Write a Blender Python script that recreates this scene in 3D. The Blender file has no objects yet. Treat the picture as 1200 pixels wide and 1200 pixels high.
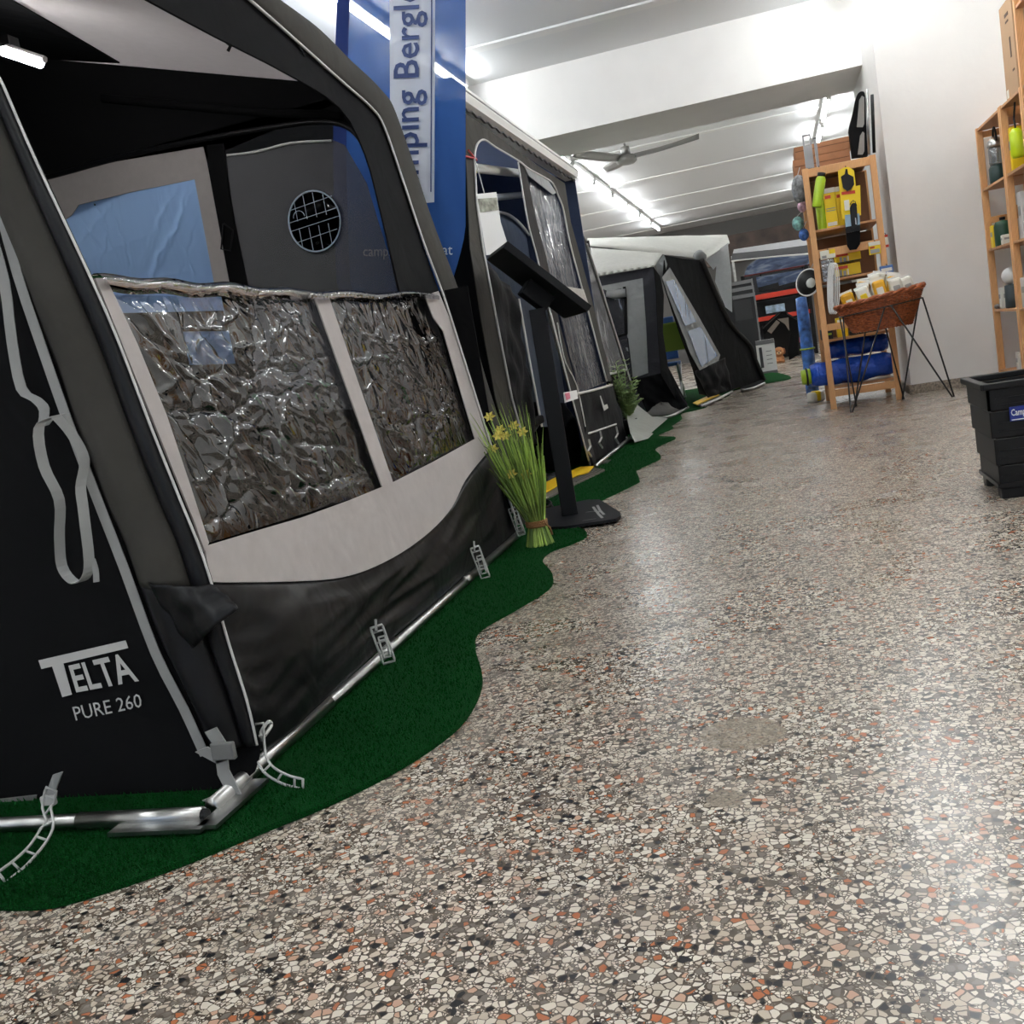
import bpy, bmesh, math, random
from mathutils import Vector, Matrix, noise
random.seed(7)
scene = bpy.context.scene
COL = scene.collection
V = Vector
# ------------------------------------------------------------------ camera
FPX, CAMH = 1195.0, 0.76
YAW, PIT, ROL = (math.radians(a) for a in (16.09, -8.23, -9.644))
cf = V((-math.sin(YAW)*math.cos(PIT), math.cos(YAW)*math.cos(PIT), math.sin(PIT)))
r0 = V((math.cos(YAW), math.sin(YAW), 0)); u0 = r0.cross(cf)
cr = r0*math.cos(ROL)+u0*math.sin(ROL); cu = -r0*math.sin(ROL)+u0*math.cos(ROL)
CPOS = V((0, 0, CAMH))
cd = bpy.data.cameras.new('camera'); cam = bpy.data.objects.new('camera', cd); COL.objects.link(cam)
cd.sensor_fit = 'HORIZONTAL'; cd.sensor_width = 36.0; cd.lens = 36.0*FPX/1200.0; cd.clip_start = 0.02; cd.clip_end = 100
cam.matrix_world = Matrix(((cr.x, cu.x, -cf.x, 0), (cr.y, cu.y, -cf.y, 0), (cr.z, cu.z, -cf.z, CAMH), (0, 0, 0, 1)))
scene.camera = cam
# ------------------------------------------------------------------ world (overcast daylight beyond the shop front)
wd = bpy.data.worlds.new('daylight'); scene.world = wd; wd.use_nodes = True
wd.node_tree.nodes['Background'].inputs[0].default_value = (0.72, 0.86, 1.0, 1)
wd.node_tree.nodes['Background'].inputs[1].default_value = 0.8
scene.view_settings.view_transform = 'Standard'; scene.view_settings.look = 'None'
scene.view_settings.gamma = 1.0; scene.view_settings.use_curve_mapping = False
scene.view_settings.exposure = 0.95
LAMP_E = 42.0

# ------------------------------------------------------------------ measuring helpers (photo pixel -> point on a real plane)
def ray(x, y): return cf*FPX + cr*(x-600) + cu*(600-y)
def W1(pl, x, y):
    p0, n = V(pl[0]), V(pl[1]); d = ray(x, y)
    return CPOS + d*((p0-CPOS).dot(n)/d.dot(n))
def WP(pl, pts): return [W1(pl, *p) for p in pts]
def PY(Y): return ((0, Y, 0), (0, 1, 0))
def PX(X): return ((X, 0, 0), (1, 0, 0))
def PZ(Z): return ((0, 0, Z), (0, 0, 1))
def at(x, y, Y): return W1(PY(Y), x, y)
# ------------------------------------------------------------------ materials
def lin(c):
    return tuple(((v/255)/12.92 if v/255 <= .04045 else ((v/255+.055)/1.055)**2.4) for v in c) + (1,)
MATS = {}
class NT:
    def __init__(s, name):
        s.m = bpy.data.materials.new(name); s.m.use_nodes = True; s.t = s.m.node_tree
        s.b = s.t.nodes['Principled BSDF']; s.out = s.t.nodes['Material Output']
    def n(s, typ, **kw):
        nd = s.t.nodes.new(typ)
        for k, v in kw.items():
            if k in nd.inputs.keys(): nd.inputs[k].default_value = v
            else: setattr(nd, k, v)
        return nd
    def l(s, a, b): s.t.links.new(a, b)
    def coord(s, scale=(1, 1, 1), kind='Object'):
        tc = s.n('ShaderNodeTexCoord'); mp = s.n('ShaderNodeMapping'); mp.inputs['Scale'].default_value = scale
        s.l(tc.outputs[kind], mp.inputs[0]); return mp.outputs[0]
    def ramp(s, fac, stops, interp='LINEAR'):
        r = s.n('ShaderNodeValToRGB'); cr_ = r.color_ramp; cr_.interpolation = interp
        while len(cr_.elements) < len(stops): cr_.elements.new(0.5)
        for e, (p, c) in zip(cr_.elements, stops): e.position = p; e.color = c
        s.l(fac, r.inputs[0]); return r.outputs[0]
    def bump(s, h, strength, dist=0.01):
        b = s.n('ShaderNodeBump'); b.inputs['Strength'].default_value = strength; b.inputs['Distance'].default_value = dist
        s.l(h, b.inputs['Height']); s.l(b.outputs[0], s.b.inputs['Normal']); return b.outputs[0]
def mat(name, c, rough=.6, metal=0.0, spec=.5, bump=None, vary=0.0, vscale=6, emit=None, trans=0, coat=0, sheen=0):
    """plain principled material; bump=(scale,strength,dist), vary = colour mottling"""
    if name in MATS: return MATS[name]
    k = NT(name); b = k.b
    b.inputs['Base Color'].default_value = lin(c); b.inputs['Roughness'].default_value = rough
    b.inputs['Metallic'].default_value = metal; b.inputs['Specular IOR Level'].default_value = spec
    if sheen: b.inputs['Sheen Weight'].default_value = sheen
    if coat: b.inputs['Coat Weight'].default_value = coat; b.inputs['Coat Roughness'].default_value = .15
    if trans: b.inputs['Transmission Weight'].default_value = trans
    if vary:
        nz = k.n('ShaderNodeTexNoise', Scale=vscale, Detail=5.0); k.l(k.coord(), nz.inputs['Vector'])
        lo = lin([v*(1-vary) for v in c]); hi = lin([min(255, v*(1+vary)) for v in c])
        k.l(k.ramp(nz.outputs['Fac'], [(.3, lo), (.7, hi)]), b.inputs['Base Color'])
    if bump:
        nz = k.n('ShaderNodeTexNoise', Scale=bump[0], Detail=4.0); k.l(k.coord(), nz.inputs['Vector'])
        k.bump(nz.outputs['Fac'], bump[1], bump[2])
    if emit:
        b.inputs['Emission Color'].default_value = lin(emit[0]); b.inputs['Emission Strength'].default_value = emit[1]
    MATS[name] = k.m; return k.m
def fabric(name, c, rough=.75, fold=.5, weave=900, sheen=.1, spec=.3, trl=0.0):
    """woven cloth: soft folds plus a fine weave"""
    if name in MATS: return MATS[name]
    k = NT(name); b = k.b
    b.inputs['Roughness'].default_value = rough; b.inputs['Specular IOR Level'].default_value = spec; b.inputs['Sheen Weight'].default_value = sheen
    co = k.coord()
    nz = k.n('ShaderNodeTexNoise', Scale=3.2, Detail=3.0, Distortion=.8); k.l(co, nz.inputs['Vector'])
    n2 = k.n('ShaderNodeTexNoise', Scale=float(weave), Detail=1.0); k.l(co, n2.inputs['Vector'])
    nc = k.n('ShaderNodeTexNoise', Scale=25, Detail=4.0); k.l(co, nc.inputs['Vector'])
    k.l(k.ramp(nc.outputs['Fac'], [(.3, lin([v*.975 for v in c])), (.7, lin([min(255, v*1.02) for v in c]))]), b.inputs['Base Color'])
    mx = k.n('ShaderNodeMath', operation='MULTIPLY_ADD'); mx.inputs[1].default_value = .004 if weave else 0
    k.l(n2.outputs['Fac'], mx.inputs[0]); k.l(nz.outputs['Fac'], mx.inputs[2])
    k.bump(mx.outputs[0], fold, .06)
    if trl:
        tr = k.n('ShaderNodeBsdfTranslucent'); tr.inputs[0].default_value = lin(c); ms = k.n('ShaderNodeMixShader'); ms.inputs[0].default_value = trl
        k.l(b.outputs[0], ms.inputs[1]); k.l(tr.outputs[0], ms.inputs[2]); k.l(ms.outputs[0], k.out.inputs[0])
    MATS[name] = k.m; return k.m
def vinyl(name, tint=(235, 238, 245), stretch=(1, 1, 1), scale=14, strength=.6, base=.12, edge=.55, milk=0.0, milkc=(150, 150, 155), rot=0.0, rough=.07, dist=.04, fine=0.0):
    """clear crinkled PVC film"""
    if name in MATS: return MATS[name]
    k = NT(name); co = k.coord(stretch); co.node.inputs['Rotation'].default_value = (rot, 0, 0)
    nz = k.n('ShaderNodeTexNoise', Scale=scale, Detail=5.0, Distortion=1.2); nz.noise_type = 'RIDGED_MULTIFRACTAL' if strength else 'FBM'; k.l(co, nz.inputs['Vector'])
    bp = k.n('ShaderNodeBump'); bp.inputs['Strength'].default_value = strength; bp.inputs['Distance'].default_value = dist
    if fine:
        nf = k.n('ShaderNodeTexNoise', Scale=scale*3.6, Detail=3.0, Distortion=.8); nf.noise_type = 'RIDGED_MULTIFRACTAL'; k.l(co, nf.inputs['Vector'])
        mf = k.n('ShaderNodeMath', operation='MULTIPLY_ADD'); mf.inputs[1].default_value = fine; k.l(nf.outputs['Fac'], mf.inputs[0]); k.l(nz.outputs['Fac'], mf.inputs[2]); k.l(mf.outputs[0], bp.inputs['Height'])
    else: k.l(nz.outputs['Fac'], bp.inputs['Height'])
    gl = k.n('ShaderNodeBsdfGlossy'); gl.inputs['Roughness'].default_value = rough; k.l(bp.outputs[0], gl.inputs['Normal'])
    tp = k.n('ShaderNodeBsdfTransparent'); tp.inputs[0].default_value = lin(tint)
    lw = k.n('ShaderNodeLayerWeight'); lw.inputs[0].default_value = .45; k.l(bp.outputs[0], lw.inputs['Normal'])
    ma = k.n('ShaderNodeMath', operation='MULTIPLY_ADD'); ma.inputs[1].default_value = edge; ma.inputs[2].default_value = base
    k.l(lw.outputs['Fresnel'], ma.inputs[0])
    ms = k.n('ShaderNodeMixShader'); k.l(ma.outputs[0], ms.inputs[0])
    if milk:
        df = k.n('ShaderNodeBsdfDiffuse'); df.inputs[0].default_value = lin(milkc); m2 = k.n('ShaderNodeMixShader'); m2.inputs[0].default_value = milk
        k.l(tp.outputs[0], m2.inputs[1]); k.l(df.outputs[0], m2.inputs[2]); k.l(m2.outputs[0], ms.inputs[1])
    else: k.l(tp.outputs[0], ms.inputs[1])
    k.l(gl.outputs[0], ms.inputs[2])
    k.l(ms.outputs[0], k.out.inputs[0]); MATS[name] = k.m; return k.m
def net(name, c, see):
    k = NT(name); tp = k.n('ShaderNodeBsdfTransparent'); ms = k.n('ShaderNodeMixShader'); ms.inputs[0].default_value = 1-see
    k.b.inputs['Base Color'].default_value = lin(c); k.b.inputs['Roughness'].default_value = .8
    wv = k.n('ShaderNodeTexNoise', Scale=30.0, Detail=3.0); k.l(k.coord(), wv.inputs['Vector'])
    k.l(k.ramp(wv.outputs['Fac'], [(0, lin([v*.9 for v in c])), (1, lin([v*1.1 for v in c]))]), k.b.inputs['Base Color'])
    k.l(tp.outputs[0], ms.inputs[1]); k.l(k.b.outputs[0], ms.inputs[2]); k.l(ms.outputs[0], k.out.inputs[0]); MATS[name] = k.m; return k.m
def wood(name, c):
    k = NT(name); wv = k.n('ShaderNodeTexWave', Scale=2.2, Distortion=5.0); wv.inputs['Detail'].default_value = 3
    k.l(k.coord((22, 22, 1.6)), wv.inputs['Vector'])
    nz = k.n('ShaderNodeTexNoise', Scale=3.0, Detail=3.0); k.l(k.coord(), nz.inputs['Vector'])
    mx = k.n('ShaderNodeMath', operation='ADD'); k.l(wv.outputs['Fac'], mx.inputs[0]); k.l(nz.outputs['Fac'], mx.inputs[1])
    hv = k.n('ShaderNodeMath', operation='MULTIPLY'); hv.inputs[1].default_value = .5; k.l(mx.outputs[0], hv.inputs[0])
    k.l(k.ramp(hv.outputs[0], [(.2, lin([v*.84 for v in c])), (.8, lin([min(255, v*1.08) for v in c]))]), k.b.inputs['Base Color'])
    k.b.inputs['Roughness'].default_value = .5; MATS[name] = k.m; return k.m

# --- terrazzo: cream, grey, black and orange chips in a brown-grey cement, polished
def terrazzo(name, patches=()):
    k = NT(name); b = k.b
    tc = k.n('ShaderNodeTexCoord'); nz = k.n('ShaderNodeTexNoise', Scale=60.0, Detail=2.0); k.l(tc.outputs['Object'], nz.inputs['Vector'])
    sc = k.n('ShaderNodeVectorMath', operation='SCALE'); sc.inputs['Scale'].default_value = .007; k.l(nz.outputs['Color'], sc.inputs[0])
    ad = k.n('ShaderNodeVectorMath', operation='ADD'); k.l(tc.outputs['Object'], ad.inputs[0]); k.l(sc.outputs[0], ad.inputs[1])
    cem = k.n('ShaderNodeTexNoise', Scale=40.0, Detail=4.0); k.l(tc.outputs['Object'], cem.inputs['Vector'])
    cement = k.ramp(cem.outputs['Fac'], [(.3, lin((66, 57, 49))), (.7, lin((108, 96, 84)))])
    def layer(scale, edge, stops):
        v1 = k.n('ShaderNodeTexVoronoi', Scale=scale); v2 = k.n('ShaderNodeTexVoronoi', Scale=scale, feature='DISTANCE_TO_EDGE')
        v1.inputs['Randomness'].default_value = v2.inputs['Randomness'].default_value = .95
        k.l(ad.outputs[0], v1.inputs['Vector']); k.l(ad.outputs[0], v2.inputs['Vector'])
        sp = k.n('ShaderNodeSeparateColor'); k.l(v1.outputs['Color'], sp.inputs[0])
        col = k.ramp(sp.outputs[0], stops, 'CONSTANT')
        # each chip has its own size: the rim of cement around it varies
        th = k.n('ShaderNodeMath', operation='MULTIPLY_ADD'); th.inputs[1].default_value = edge*1.6; th.inputs[2].default_value = edge*.35; k.l(sp.outputs[1], th.inputs[0])
        gt = k.n('ShaderNodeMath', operation='GREATER_THAN'); k.l(v2.outputs['Distance'], gt.inputs[0]); k.l(th.outputs[0], gt.inputs[1])
        sh = k.n('ShaderNodeMix', data_type='RGBA', blend_type='MULTIPLY'); sh.inputs[0].default_value = .35; k.l(col, sh.inputs[6])
        rv = k.ramp(sp.outputs[2], [(0, (.55, .55, .55, 1)), (1, (1.0, 1.0, 1.0, 1))]); k.l(rv, sh.inputs[7])
        return sh.outputs[2], gt.outputs[0]
    cream, cream2, grey, dark, ora, pink = (lin(c) for c in ((228, 219, 203), (202, 188, 169), (124, 116, 106), (42, 42, 44), (186, 112, 74), (205, 165, 140)))
    small, ms = layer(190, .11, [(0, cream), (.50, cream2), (.74, grey), (.89, dark), (.96, ora)])
    big, mb = layer(88, .078, [(0, cream), (.46, cream2), (.68, grey), (.80, dark), (.885, ora), (.945, pink)])
    m1 = k.n('ShaderNodeMix', data_type='RGBA'); k.l(ms, m1.inputs[0]); k.l(cement, m1.inputs[6]); k.l(small, m1.inputs[7])
    # where the coarse chips lie
    vs = k.n('ShaderNodeTexVoronoi', Scale=88.0); vs.inputs['Randomness'].default_value = .95; k.l(ad.outputs[0], vs.inputs['Vector'])
    ss = k.n('ShaderNodeSeparateColor'); k.l(vs.outputs['Color'], ss.inputs[0])
    has = k.n('ShaderNodeMath', operation='GREATER_THAN'); has.inputs[1].default_value = .28; k.l(ss.outputs[2], has.inputs[0])
    bigc = k.n('ShaderNodeMix', data_type='RGBA'); k.l(mb, bigc.inputs[0]); k.l(cement, bigc.inputs[6]); k.l(big, bigc.inputs[7])
    m2 = k.n('ShaderNodeMix', data_type='RGBA'); k.l(has.outputs[0], m2.inputs[0]); k.l(m1.outputs[2], m2.inputs[6]); k.l(bigc.outputs[2], m2.inputs[7])
    last = m2.outputs[2]
    for (px_, py_, rad) in patches:       # old cement repairs let into the floor
        ds = k.n('ShaderNodeVectorMath', operation='DISTANCE'); ds.inputs[1].default_value = (px_, py_, 0)
        n3 = k.n('ShaderNodeTexNoise', Scale=35.0); k.l(tc.outputs['Object'], n3.inputs['Vector'])
        s3 = k.n('ShaderNodeVectorMath', operation='SCALE'); s3.inputs['Scale'].default_value = .03; k.l(n3.outputs['Color'], s3.inputs[0])
        a3 = k.n('ShaderNodeVectorMath', operation='ADD'); k.l(tc.outputs['Object'], a3.inputs[0]); k.l(s3.outputs[0], a3.inputs[1])
        k.l(a3.outputs[0], ds.inputs[0])
        lt = k.n('ShaderNodeMath', operation='LESS_THAN'); lt.inputs[1].default_value = rad; k.l(ds.outputs['Value'], lt.inputs[0])
        f3 = k.n('ShaderNodeMath', operation='MULTIPLY'); f3.inputs[1].default_value = .8; k.l(lt.outputs[0], f3.inputs[0])
        m3 = k.n('ShaderNodeMix', data_type='RGBA'); k.l(f3.outputs[0], m3.inputs[0]); k.l(last, m3.inputs[6])
        n4 = k.n('ShaderNodeTexNoise', Scale=160.0, Detail=2.0); k.l(tc.outputs['Object'], n4.inputs['Vector'])
        k.l(k.ramp(n4.outputs['Fac'], [(.36, lin((60, 55, 48))), (.44, lin((138, 125, 108))), (.66, lin((150, 138, 120)))]), m3.inputs[7]); last = m3.outputs[2]
    k.l(last, b.inputs['Base Color'])
    rn = k.n('ShaderNodeTexNoise', Scale=3.0, Detail=5.0); k.l(tc.outputs['Object'], rn.inputs['Vector'])
    k.l(k.ramp(rn.outputs['Fac'], [(.3, (.23,)*3+(1,)), (.7, (.33,)*3+(1,))]), b.inputs['Roughness'])
    b.inputs['Specular IOR Level'].default_value = .5
    bn = k.n('ShaderNodeTexNoise', Scale=30.0, Detail=3.0); k.l(tc.outputs['Object'], bn.inputs['Vector']); k.bump(bn.outputs['Fac'], .05, .01)
    MATS[name] = k.m; return k.m
def brick_rough(name, c, scale, strength): return mat(name, c, .85, bump=(scale, strength, .02), vary=.04, vscale=3)

M_FLOOR = terrazzo('terrazzo', ((-.15, 1.89, .082), (-.17, 1.615, .036)))
M_SKIRT = mat('terrazzo_skirting', (138, 128, 115), .6, vary=.35, vscale=60)
M_WALL = mat('white_plaster', (242, 240, 236), .8, bump=(9, .15, .02), vary=.008, vscale=4)
M_CEIL = mat('ceiling_paint', (232, 233, 233), .8, bump=(5, .08, .02))
M_STRIP = mat('white_batten', (238, 238, 236), .6)
M_WHITE = mat('white_plastic', (235, 235, 232), .4)
M_LIGHTGREY = fabric('light_grey_cloth', (188, 181, 178), .8, .35, trl=.12)
M_BLACKCLOTH = fabric('black_cloth', (20, 20, 21), .85, .25, sheen=0, spec=.08)
M_BLACKPVC = fabric('black_pvc', (18, 18, 20), .42, .3, weave=0, sheen=0, spec=.24)
M_OLIVE = fabric('dark_olive_cloth', (64, 62, 58), .75, .3, sheen=0, spec=.1)
M_CHARCOAL = fabric('charcoal_cloth', (56, 54, 53), .8, .3, sheen=0, spec=.1)
M_PIPE = mat('grey_piping', (205, 203, 199), .5)
M_WEB = fabric('grey_webbing', (146, 146, 143), .7, .15, weave=500)
M_STEEL = mat('galvanised_steel', (178, 178, 176), .28, metal=1, vary=.08, vscale=20)
M_RUBBER = mat('grey_rubber', (190, 190, 186), .5)
M_BLACKPL = mat('black_plastic', (16, 16, 17), .5, spec=.3)
M_PRINT = mat('light_grey_print', (196, 194, 190), .6)
M_GRASS = mat('green_turf', (14, 76, 30), .9, spec=.08, bump=(420, 1.0, .02), vary=.45, vscale=330)
M_PINE = wood('pine_wood', (216, 162, 108))
M_PINE2 = wood('pine_board', (190, 138, 92))
M_TUBE = mat('lit_tube', (255, 255, 255), .4, emit=((248, 252, 255), LAMP_E))
M_SKIRTPVC = fabric('dull_black_pvc', (20, 20, 22), .6, .3, weave=0, sheen=0, spec=.06)
M_NAVY = fabric('navy_cloth', (54, 64, 88), .7, .3, spec=.1)
M_BLUEGREY = fabric('blue_grey_cloth', (72, 84, 104), .6, .3)
M_NEAR_VINYL = vinyl('crinkled_clear_vinyl', stretch=(1, 1.2, .8), rot=.5, scale=9, strength=.4, base=.06, edge=1.0, rough=.02, dist=.02)
M_STREAK_VINYL = vinyl('creased_clear_vinyl', stretch=(1, 9, .8), scale=4, strength=.9, base=.16, edge=.7, milk=.10)
M_TENT_VINYL = vinyl('soft_clear_vinyl', scale=6, strength=.5, base=.14, edge=.6, milk=.15)
M_NET = net('mosquito_net', (122, 122, 124), .5)
M_RED = mat('red_enamel', (205, 62, 42), .4)
M_YELLOW = mat('yellow_card', (238, 205, 20), .5)
M_LIME = mat('lime_enamel', (160, 190, 40), .35)
M_BLUEPVC = mat('blue_pvc_bag', (22, 72, 176), .22, bump=(11, .9, .05))
M_CARD = mat('brown_cardboard', (160, 112, 78), .8, vary=.05, vscale=12)
M_CREAM = fabric('cream_grey_cloth', (208, 207, 200), .7, .3)
M_MIDGREY = fabric('mid_grey_cloth', (140, 142, 142), .75, .5)

# ------------------------------------------------------------------ mesh builder
OFF = {}
class MB:
    def __init__(s): s.v = []; s.f = []
    def add(s, vs, fs):
        o = len(s.v); s.v += [V(p) for p in vs]; s.f += [tuple(i+o for i in f) for f in fs]; return s
    def box(s, c, size, rot=None):
        c = V(c); h = V(size)/2; R_ = rot or Matrix.Identity(3)
        vs = [c + R_ @ V((sx*h.x, sy*h.y, sz*h.z)) for sx in (-1, 1) for sy in (-1, 1) for sz in (-1, 1)]
        return s.add(vs, [(0, 1, 3, 2), (4, 6, 7, 5), (0, 4, 5, 1), (2, 3, 7, 6), (0, 2, 6, 4), (1, 5, 7, 3)])
    def prism(s, pts, vec):
        n = len(pts); vec = V(vec); vs = [V(p) for p in pts] + [V(p)+vec for p in pts]
        return s.add(vs, [tuple(range(n)), tuple(range(2*n-1, n-1, -1))] + [(i, (i+1) % n, n+(i+1) % n, n+i) for i in range(n)])
    def tube(s, pts, r, seg=8, closed=False):
        pts = [V(p) for p in pts]; n = len(pts); rs = r if isinstance(r, (list, tuple)) else [r]*n
        up = None; rings = []
        for i, p in enumerate(pts):
            a = pts[(i-1) % n] if (closed or i > 0) else p; b = pts[(i+1) % n] if (closed or i < n-1) else p
            t = (b-a).normalized()
            if up is None: up = t.orthogonal().normalized()
            up = (up - t*up.dot(t)).normalized(); sd = t.cross(up)
            rings.append([p + (up*math.cos(2*math.pi*j/seg) + sd*math.sin(2*math.pi*j/seg))*rs[i] for j in range(seg)])
        vs = [q for rg in rings for q in rg]; fs = []
        for i in range(n if closed else n-1):
            a, b = i*seg, ((i+1) % n)*seg
            fs += [(a+j, a+(j+1) % seg, b+(j+1) % seg, b+j) for j in range(seg)]
        if not closed: fs += [tuple(range(seg-1, -1, -1)), tuple(range((n-1)*seg, n*seg))]
        return s.add(vs, fs)
    def lathe(s, prof, c, seg=20, axis=None):
        c = V(c); q = V((0, 0, 1)).rotation_difference(V(axis)) if axis else None; vs = []
        for (r, z) in prof:
            for j in range(seg):
                p = V((r*math.cos(2*math.pi*j/seg), r*math.sin(2*math.pi*j/seg), z)); vs.append(c + (q @ p if q else p))
        fs = [(i*seg+j, i*seg+(j+1) % seg, (i+1)*seg+(j+1) % seg, (i+1)*seg+j) for i in range(len(prof)-1) for j in range(seg)]
        if prof[0][0] > 1e-4: fs.append(tuple(range(seg-1, -1, -1)))
        if prof[-1][0] > 1e-4: fs.append(tuple(range((len(prof)-1)*seg, len(prof)*seg)))
        return s.add(vs, fs)
    def grid(s, fn, nu, nv):
        vs = [fn(i/nu, j/nv) for j in range(nv+1) for i in range(nu+1)]
        return s.add(vs, [(j*(nu+1)+i, j*(nu+1)+i+1, (j+1)*(nu+1)+i+1, (j+1)*(nu+1)+i) for j in range(nv) for i in range(nu)])
    def ribbon(s, pts, wdir, width, th=.002):
        """flat webbing: pts centre line, wdir width direction(s)"""
        pts = [V(p) for p in pts]; n = len(pts); vs = []; fs = []
        for i, p in enumerate(pts):
            w = V(wdir[i] if isinstance(wdir, list) else wdir).normalized()*width/2
            t = (pts[min(i+1, n-1)]-pts[max(i-1, 0)]).normalized(); nn = t.cross(w).normalized()*th/2
            vs += [p-w-nn, p+w-nn, p+w+nn, p-w+nn]
        for i in range(n-1):
            a, b = 4*i, 4*i+4
            fs += [(a+j, a+(j+1) % 4, b+(j+1) % 4, b+j) for j in range(4)]
        fs += [(3, 2, 1, 0), (4*n-4, 4*n-3, 4*n-2, 4*n-1)]
        return s.add(vs, fs)
    def build(s, name, m, parent=None, smooth=False, loc=None, bev=0, thick=0, label=None):
        off = OFF[parent.name] if parent else (V(loc) if loc is not None else V((0, 0, 0)))
        me = bpy.data.meshes.new(name); me.from_pydata([p-off for p in s.v], [], s.f)
        bm = bmesh.new(); bm.from_mesh(me)
        if thick:
            bmesh.ops.recalc_face_normals(bm, faces=bm.faces); bmesh.ops.solidify(bm, geom=bm.faces[:], thickness=thick)
        bmesh.ops.recalc_face_normals(bm, faces=bm.faces)
        if bev: bmesh.ops.bevel(bm, geom=bm.edges[:], offset=bev, segments=2, affect='EDGES', profile=.5)
        bm.to_mesh(me); bm.free()
        if smooth:
            for p in me.polygons: p.use_smooth = True
        me.materials.append(m); o = bpy.data.objects.new(name, me); COL.objects.link(o)
        if parent: o.parent = parent
        else: o.location = off
        OFF[o.name] = off
        if label: o['label'] = label
        return o
def thing(name, label, cat, loc=(0, 0, 0), group=None):
    o = bpy.data.objects.new(name, None); COL.objects.link(o); o.location = loc; o.empty_display_size = .1
    o['label'] = label; o['category'] = cat
    if group: o['group'] = group
    OFF[o.name] = V(loc); return o
def tag(o, label, cat, group=None):
    o['label'] = label; o['category'] = cat
    if group: o['group'] = group
    return o
def struct(o, label=None):
    o['kind'] = 'structure'
    if label: o['label'] = label
    return o
def copy_tree(o, parent=None, loc=None, label=None):
    c = o.copy(); COL.objects.link(c)
    if parent is not None: c.parent = parent
    if loc is not None: c.location = loc
    if label: c['label'] = label
    for ch in [x for x in KIDS.get(o.name, [])]: copy_tree(ch, c)
    return c
KIDS = {}
def register_kids(root):
    bpy.context.view_layer.update()
    for ch in root.children:
        KIDS.setdefault(root.name, []).append(ch); register_kids(ch)
def panel(name, pl, pts, m, parent=None, th=.004, label=None, smooth=False, loc=None):
    """cloth panel outlined on a real plane, with thickness away from the aisle"""
    n = V(pl[1]).normalized(); w = WP(pl, pts) if len(pts[0]) == 2 else [V(p) for p in pts]
    if (CPOS-w[0]).dot(n) < 0: n = -n
    return MB().prism(w, -n*th).build(name, m, parent, label=label, loc=loc)
def curve_pts(pts, n=6):
    """Catmull-Rom through points (2D or 3D)"""
    P = [V(p if len(p) == 3 else (p[0], p[1], 0)) for p in pts]; out = []
    for i in range(len(P)-1):
        a, b, c, d = P[max(i-1, 0)], P[i], P[i+1], P[min(i+2, len(P)-1)]
        for j in range(n):
            t = j/n; out.append(.5*((2*b)+(c-a)*t+(2*a-5*b+4*c-d)*t*t+(3*b-a-3*c+d)*t**3))
    out.append(P[-1]); return out
def curve2(pts, n=6): return [(p.x, p.y) for p in curve_pts(pts, n)]
def text_mesh(txt, bl, br, tl, tr, m, parent, name='lettering', bold=0.0, lift=None, label=None):
    """lettering laid flat in the quad bl br tl tr (world points)"""
    cu_ = bpy.data.curves.new('txt', 'FONT'); cu_.body = txt; cu_.offset = bold; cu_.resolution_u = 2
    t = bpy.data.objects.new('txt', cu_); COL.objects.link(t); bpy.context.view_layer.update()
    me = bpy.data.meshes.new_from_object(t.evaluated_get(bpy.context.evaluated_depsgraph_get()))
    xs = [v.co.x for v in me.vertices]; ys = [v.co.y for v in me.vertices]; x0, x1 = min(xs), max(xs)
    y0, y1 = (min(ys), max(ys))
    vs = []
    bl, br, tl, tr = V(bl), V(br), V(tl), V(tr); lf = V(lift) if lift else V((0, 0, 0))
    for v in me.vertices:
        a = (v.co.x-x0)/(x1-x0); b = (v.co.y-y0)/(y1-y0)
        vs.append((bl*(1-a)+br*a)*(1-b)+(tl*(1-a)+tr*a)*b+lf)
    k = MB().add(vs, [tuple(p.vertices) for p in me.polygons])
    o = k.build(name, m, parent, label=label)
    bpy.data.objects.remove(t); bpy.data.curves.remove(cu_); bpy.data.meshes.remove(me); return o

# ================================================================== THE ROOM
struct(MB().box((-1.3, 11.5, -.05), (8.0, 31.4, .1)).build('floor', M_FLOOR), 'polished terrazzo floor with cream, black and orange chips')
struct(MB().box((-1.3, 11.5, 3.35), (8.0, 31.4, .1)).build('ceiling', M_CEIL), 'white ceiling slabs')
struct(MB().box((-2.1, 10.04, 3.0), (6.02, 1.05, .6)).build('trim_1', M_WALL), 'wide white beam under the ceiling')
for i, y in enumerate((8.5, 5.8, 3.1, 14.3, 17.2, 20.1, 22.7, 25.2)):
    struct(MB().box((-1.6, y, 3.292), (6.6 if y > 9 else 6.9, .15, .016)).build('trim_%d' % (i+2), M_STRIP), 'white batten across the ceiling')
struct(MB().box((1.45, 9.55, 1.65), (1.08, 2.0, 3.3)).build('wall_right', M_WALL), 'white rough plaster pier')
struct(MB().box((1.9, 18.6, 1.65), (.3, 16.1, 3.3)).build('wall_right_far', M_WALL))
struct(MB().box((1.98, 2.28, 1.65), (.18, 12.54, 3.3)).build('wall_right_near', M_WALL))
struct(MB().box((1.38, 8.542, .035), (.94, .016, .07)).build('baseboard_right', M_SKIRT), 'low mottled grey terrazzo skirting')
struct(MB().box((.902, 9.55, .035), (.016, 2.0, .07)).build('baseboard_right_side', M_SKIRT))
struct(MB().box((-5.2, 11.5, 1.65), (.2, 31.0, 3.3)).build('wall_left', M_WALL))
struct(MB().box((-1.5, 26.7, 1.65), (7.6, .2, 3.3)).build('wall_back', mat('dark_back_wall', (120, 118, 116), .8)))
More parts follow.
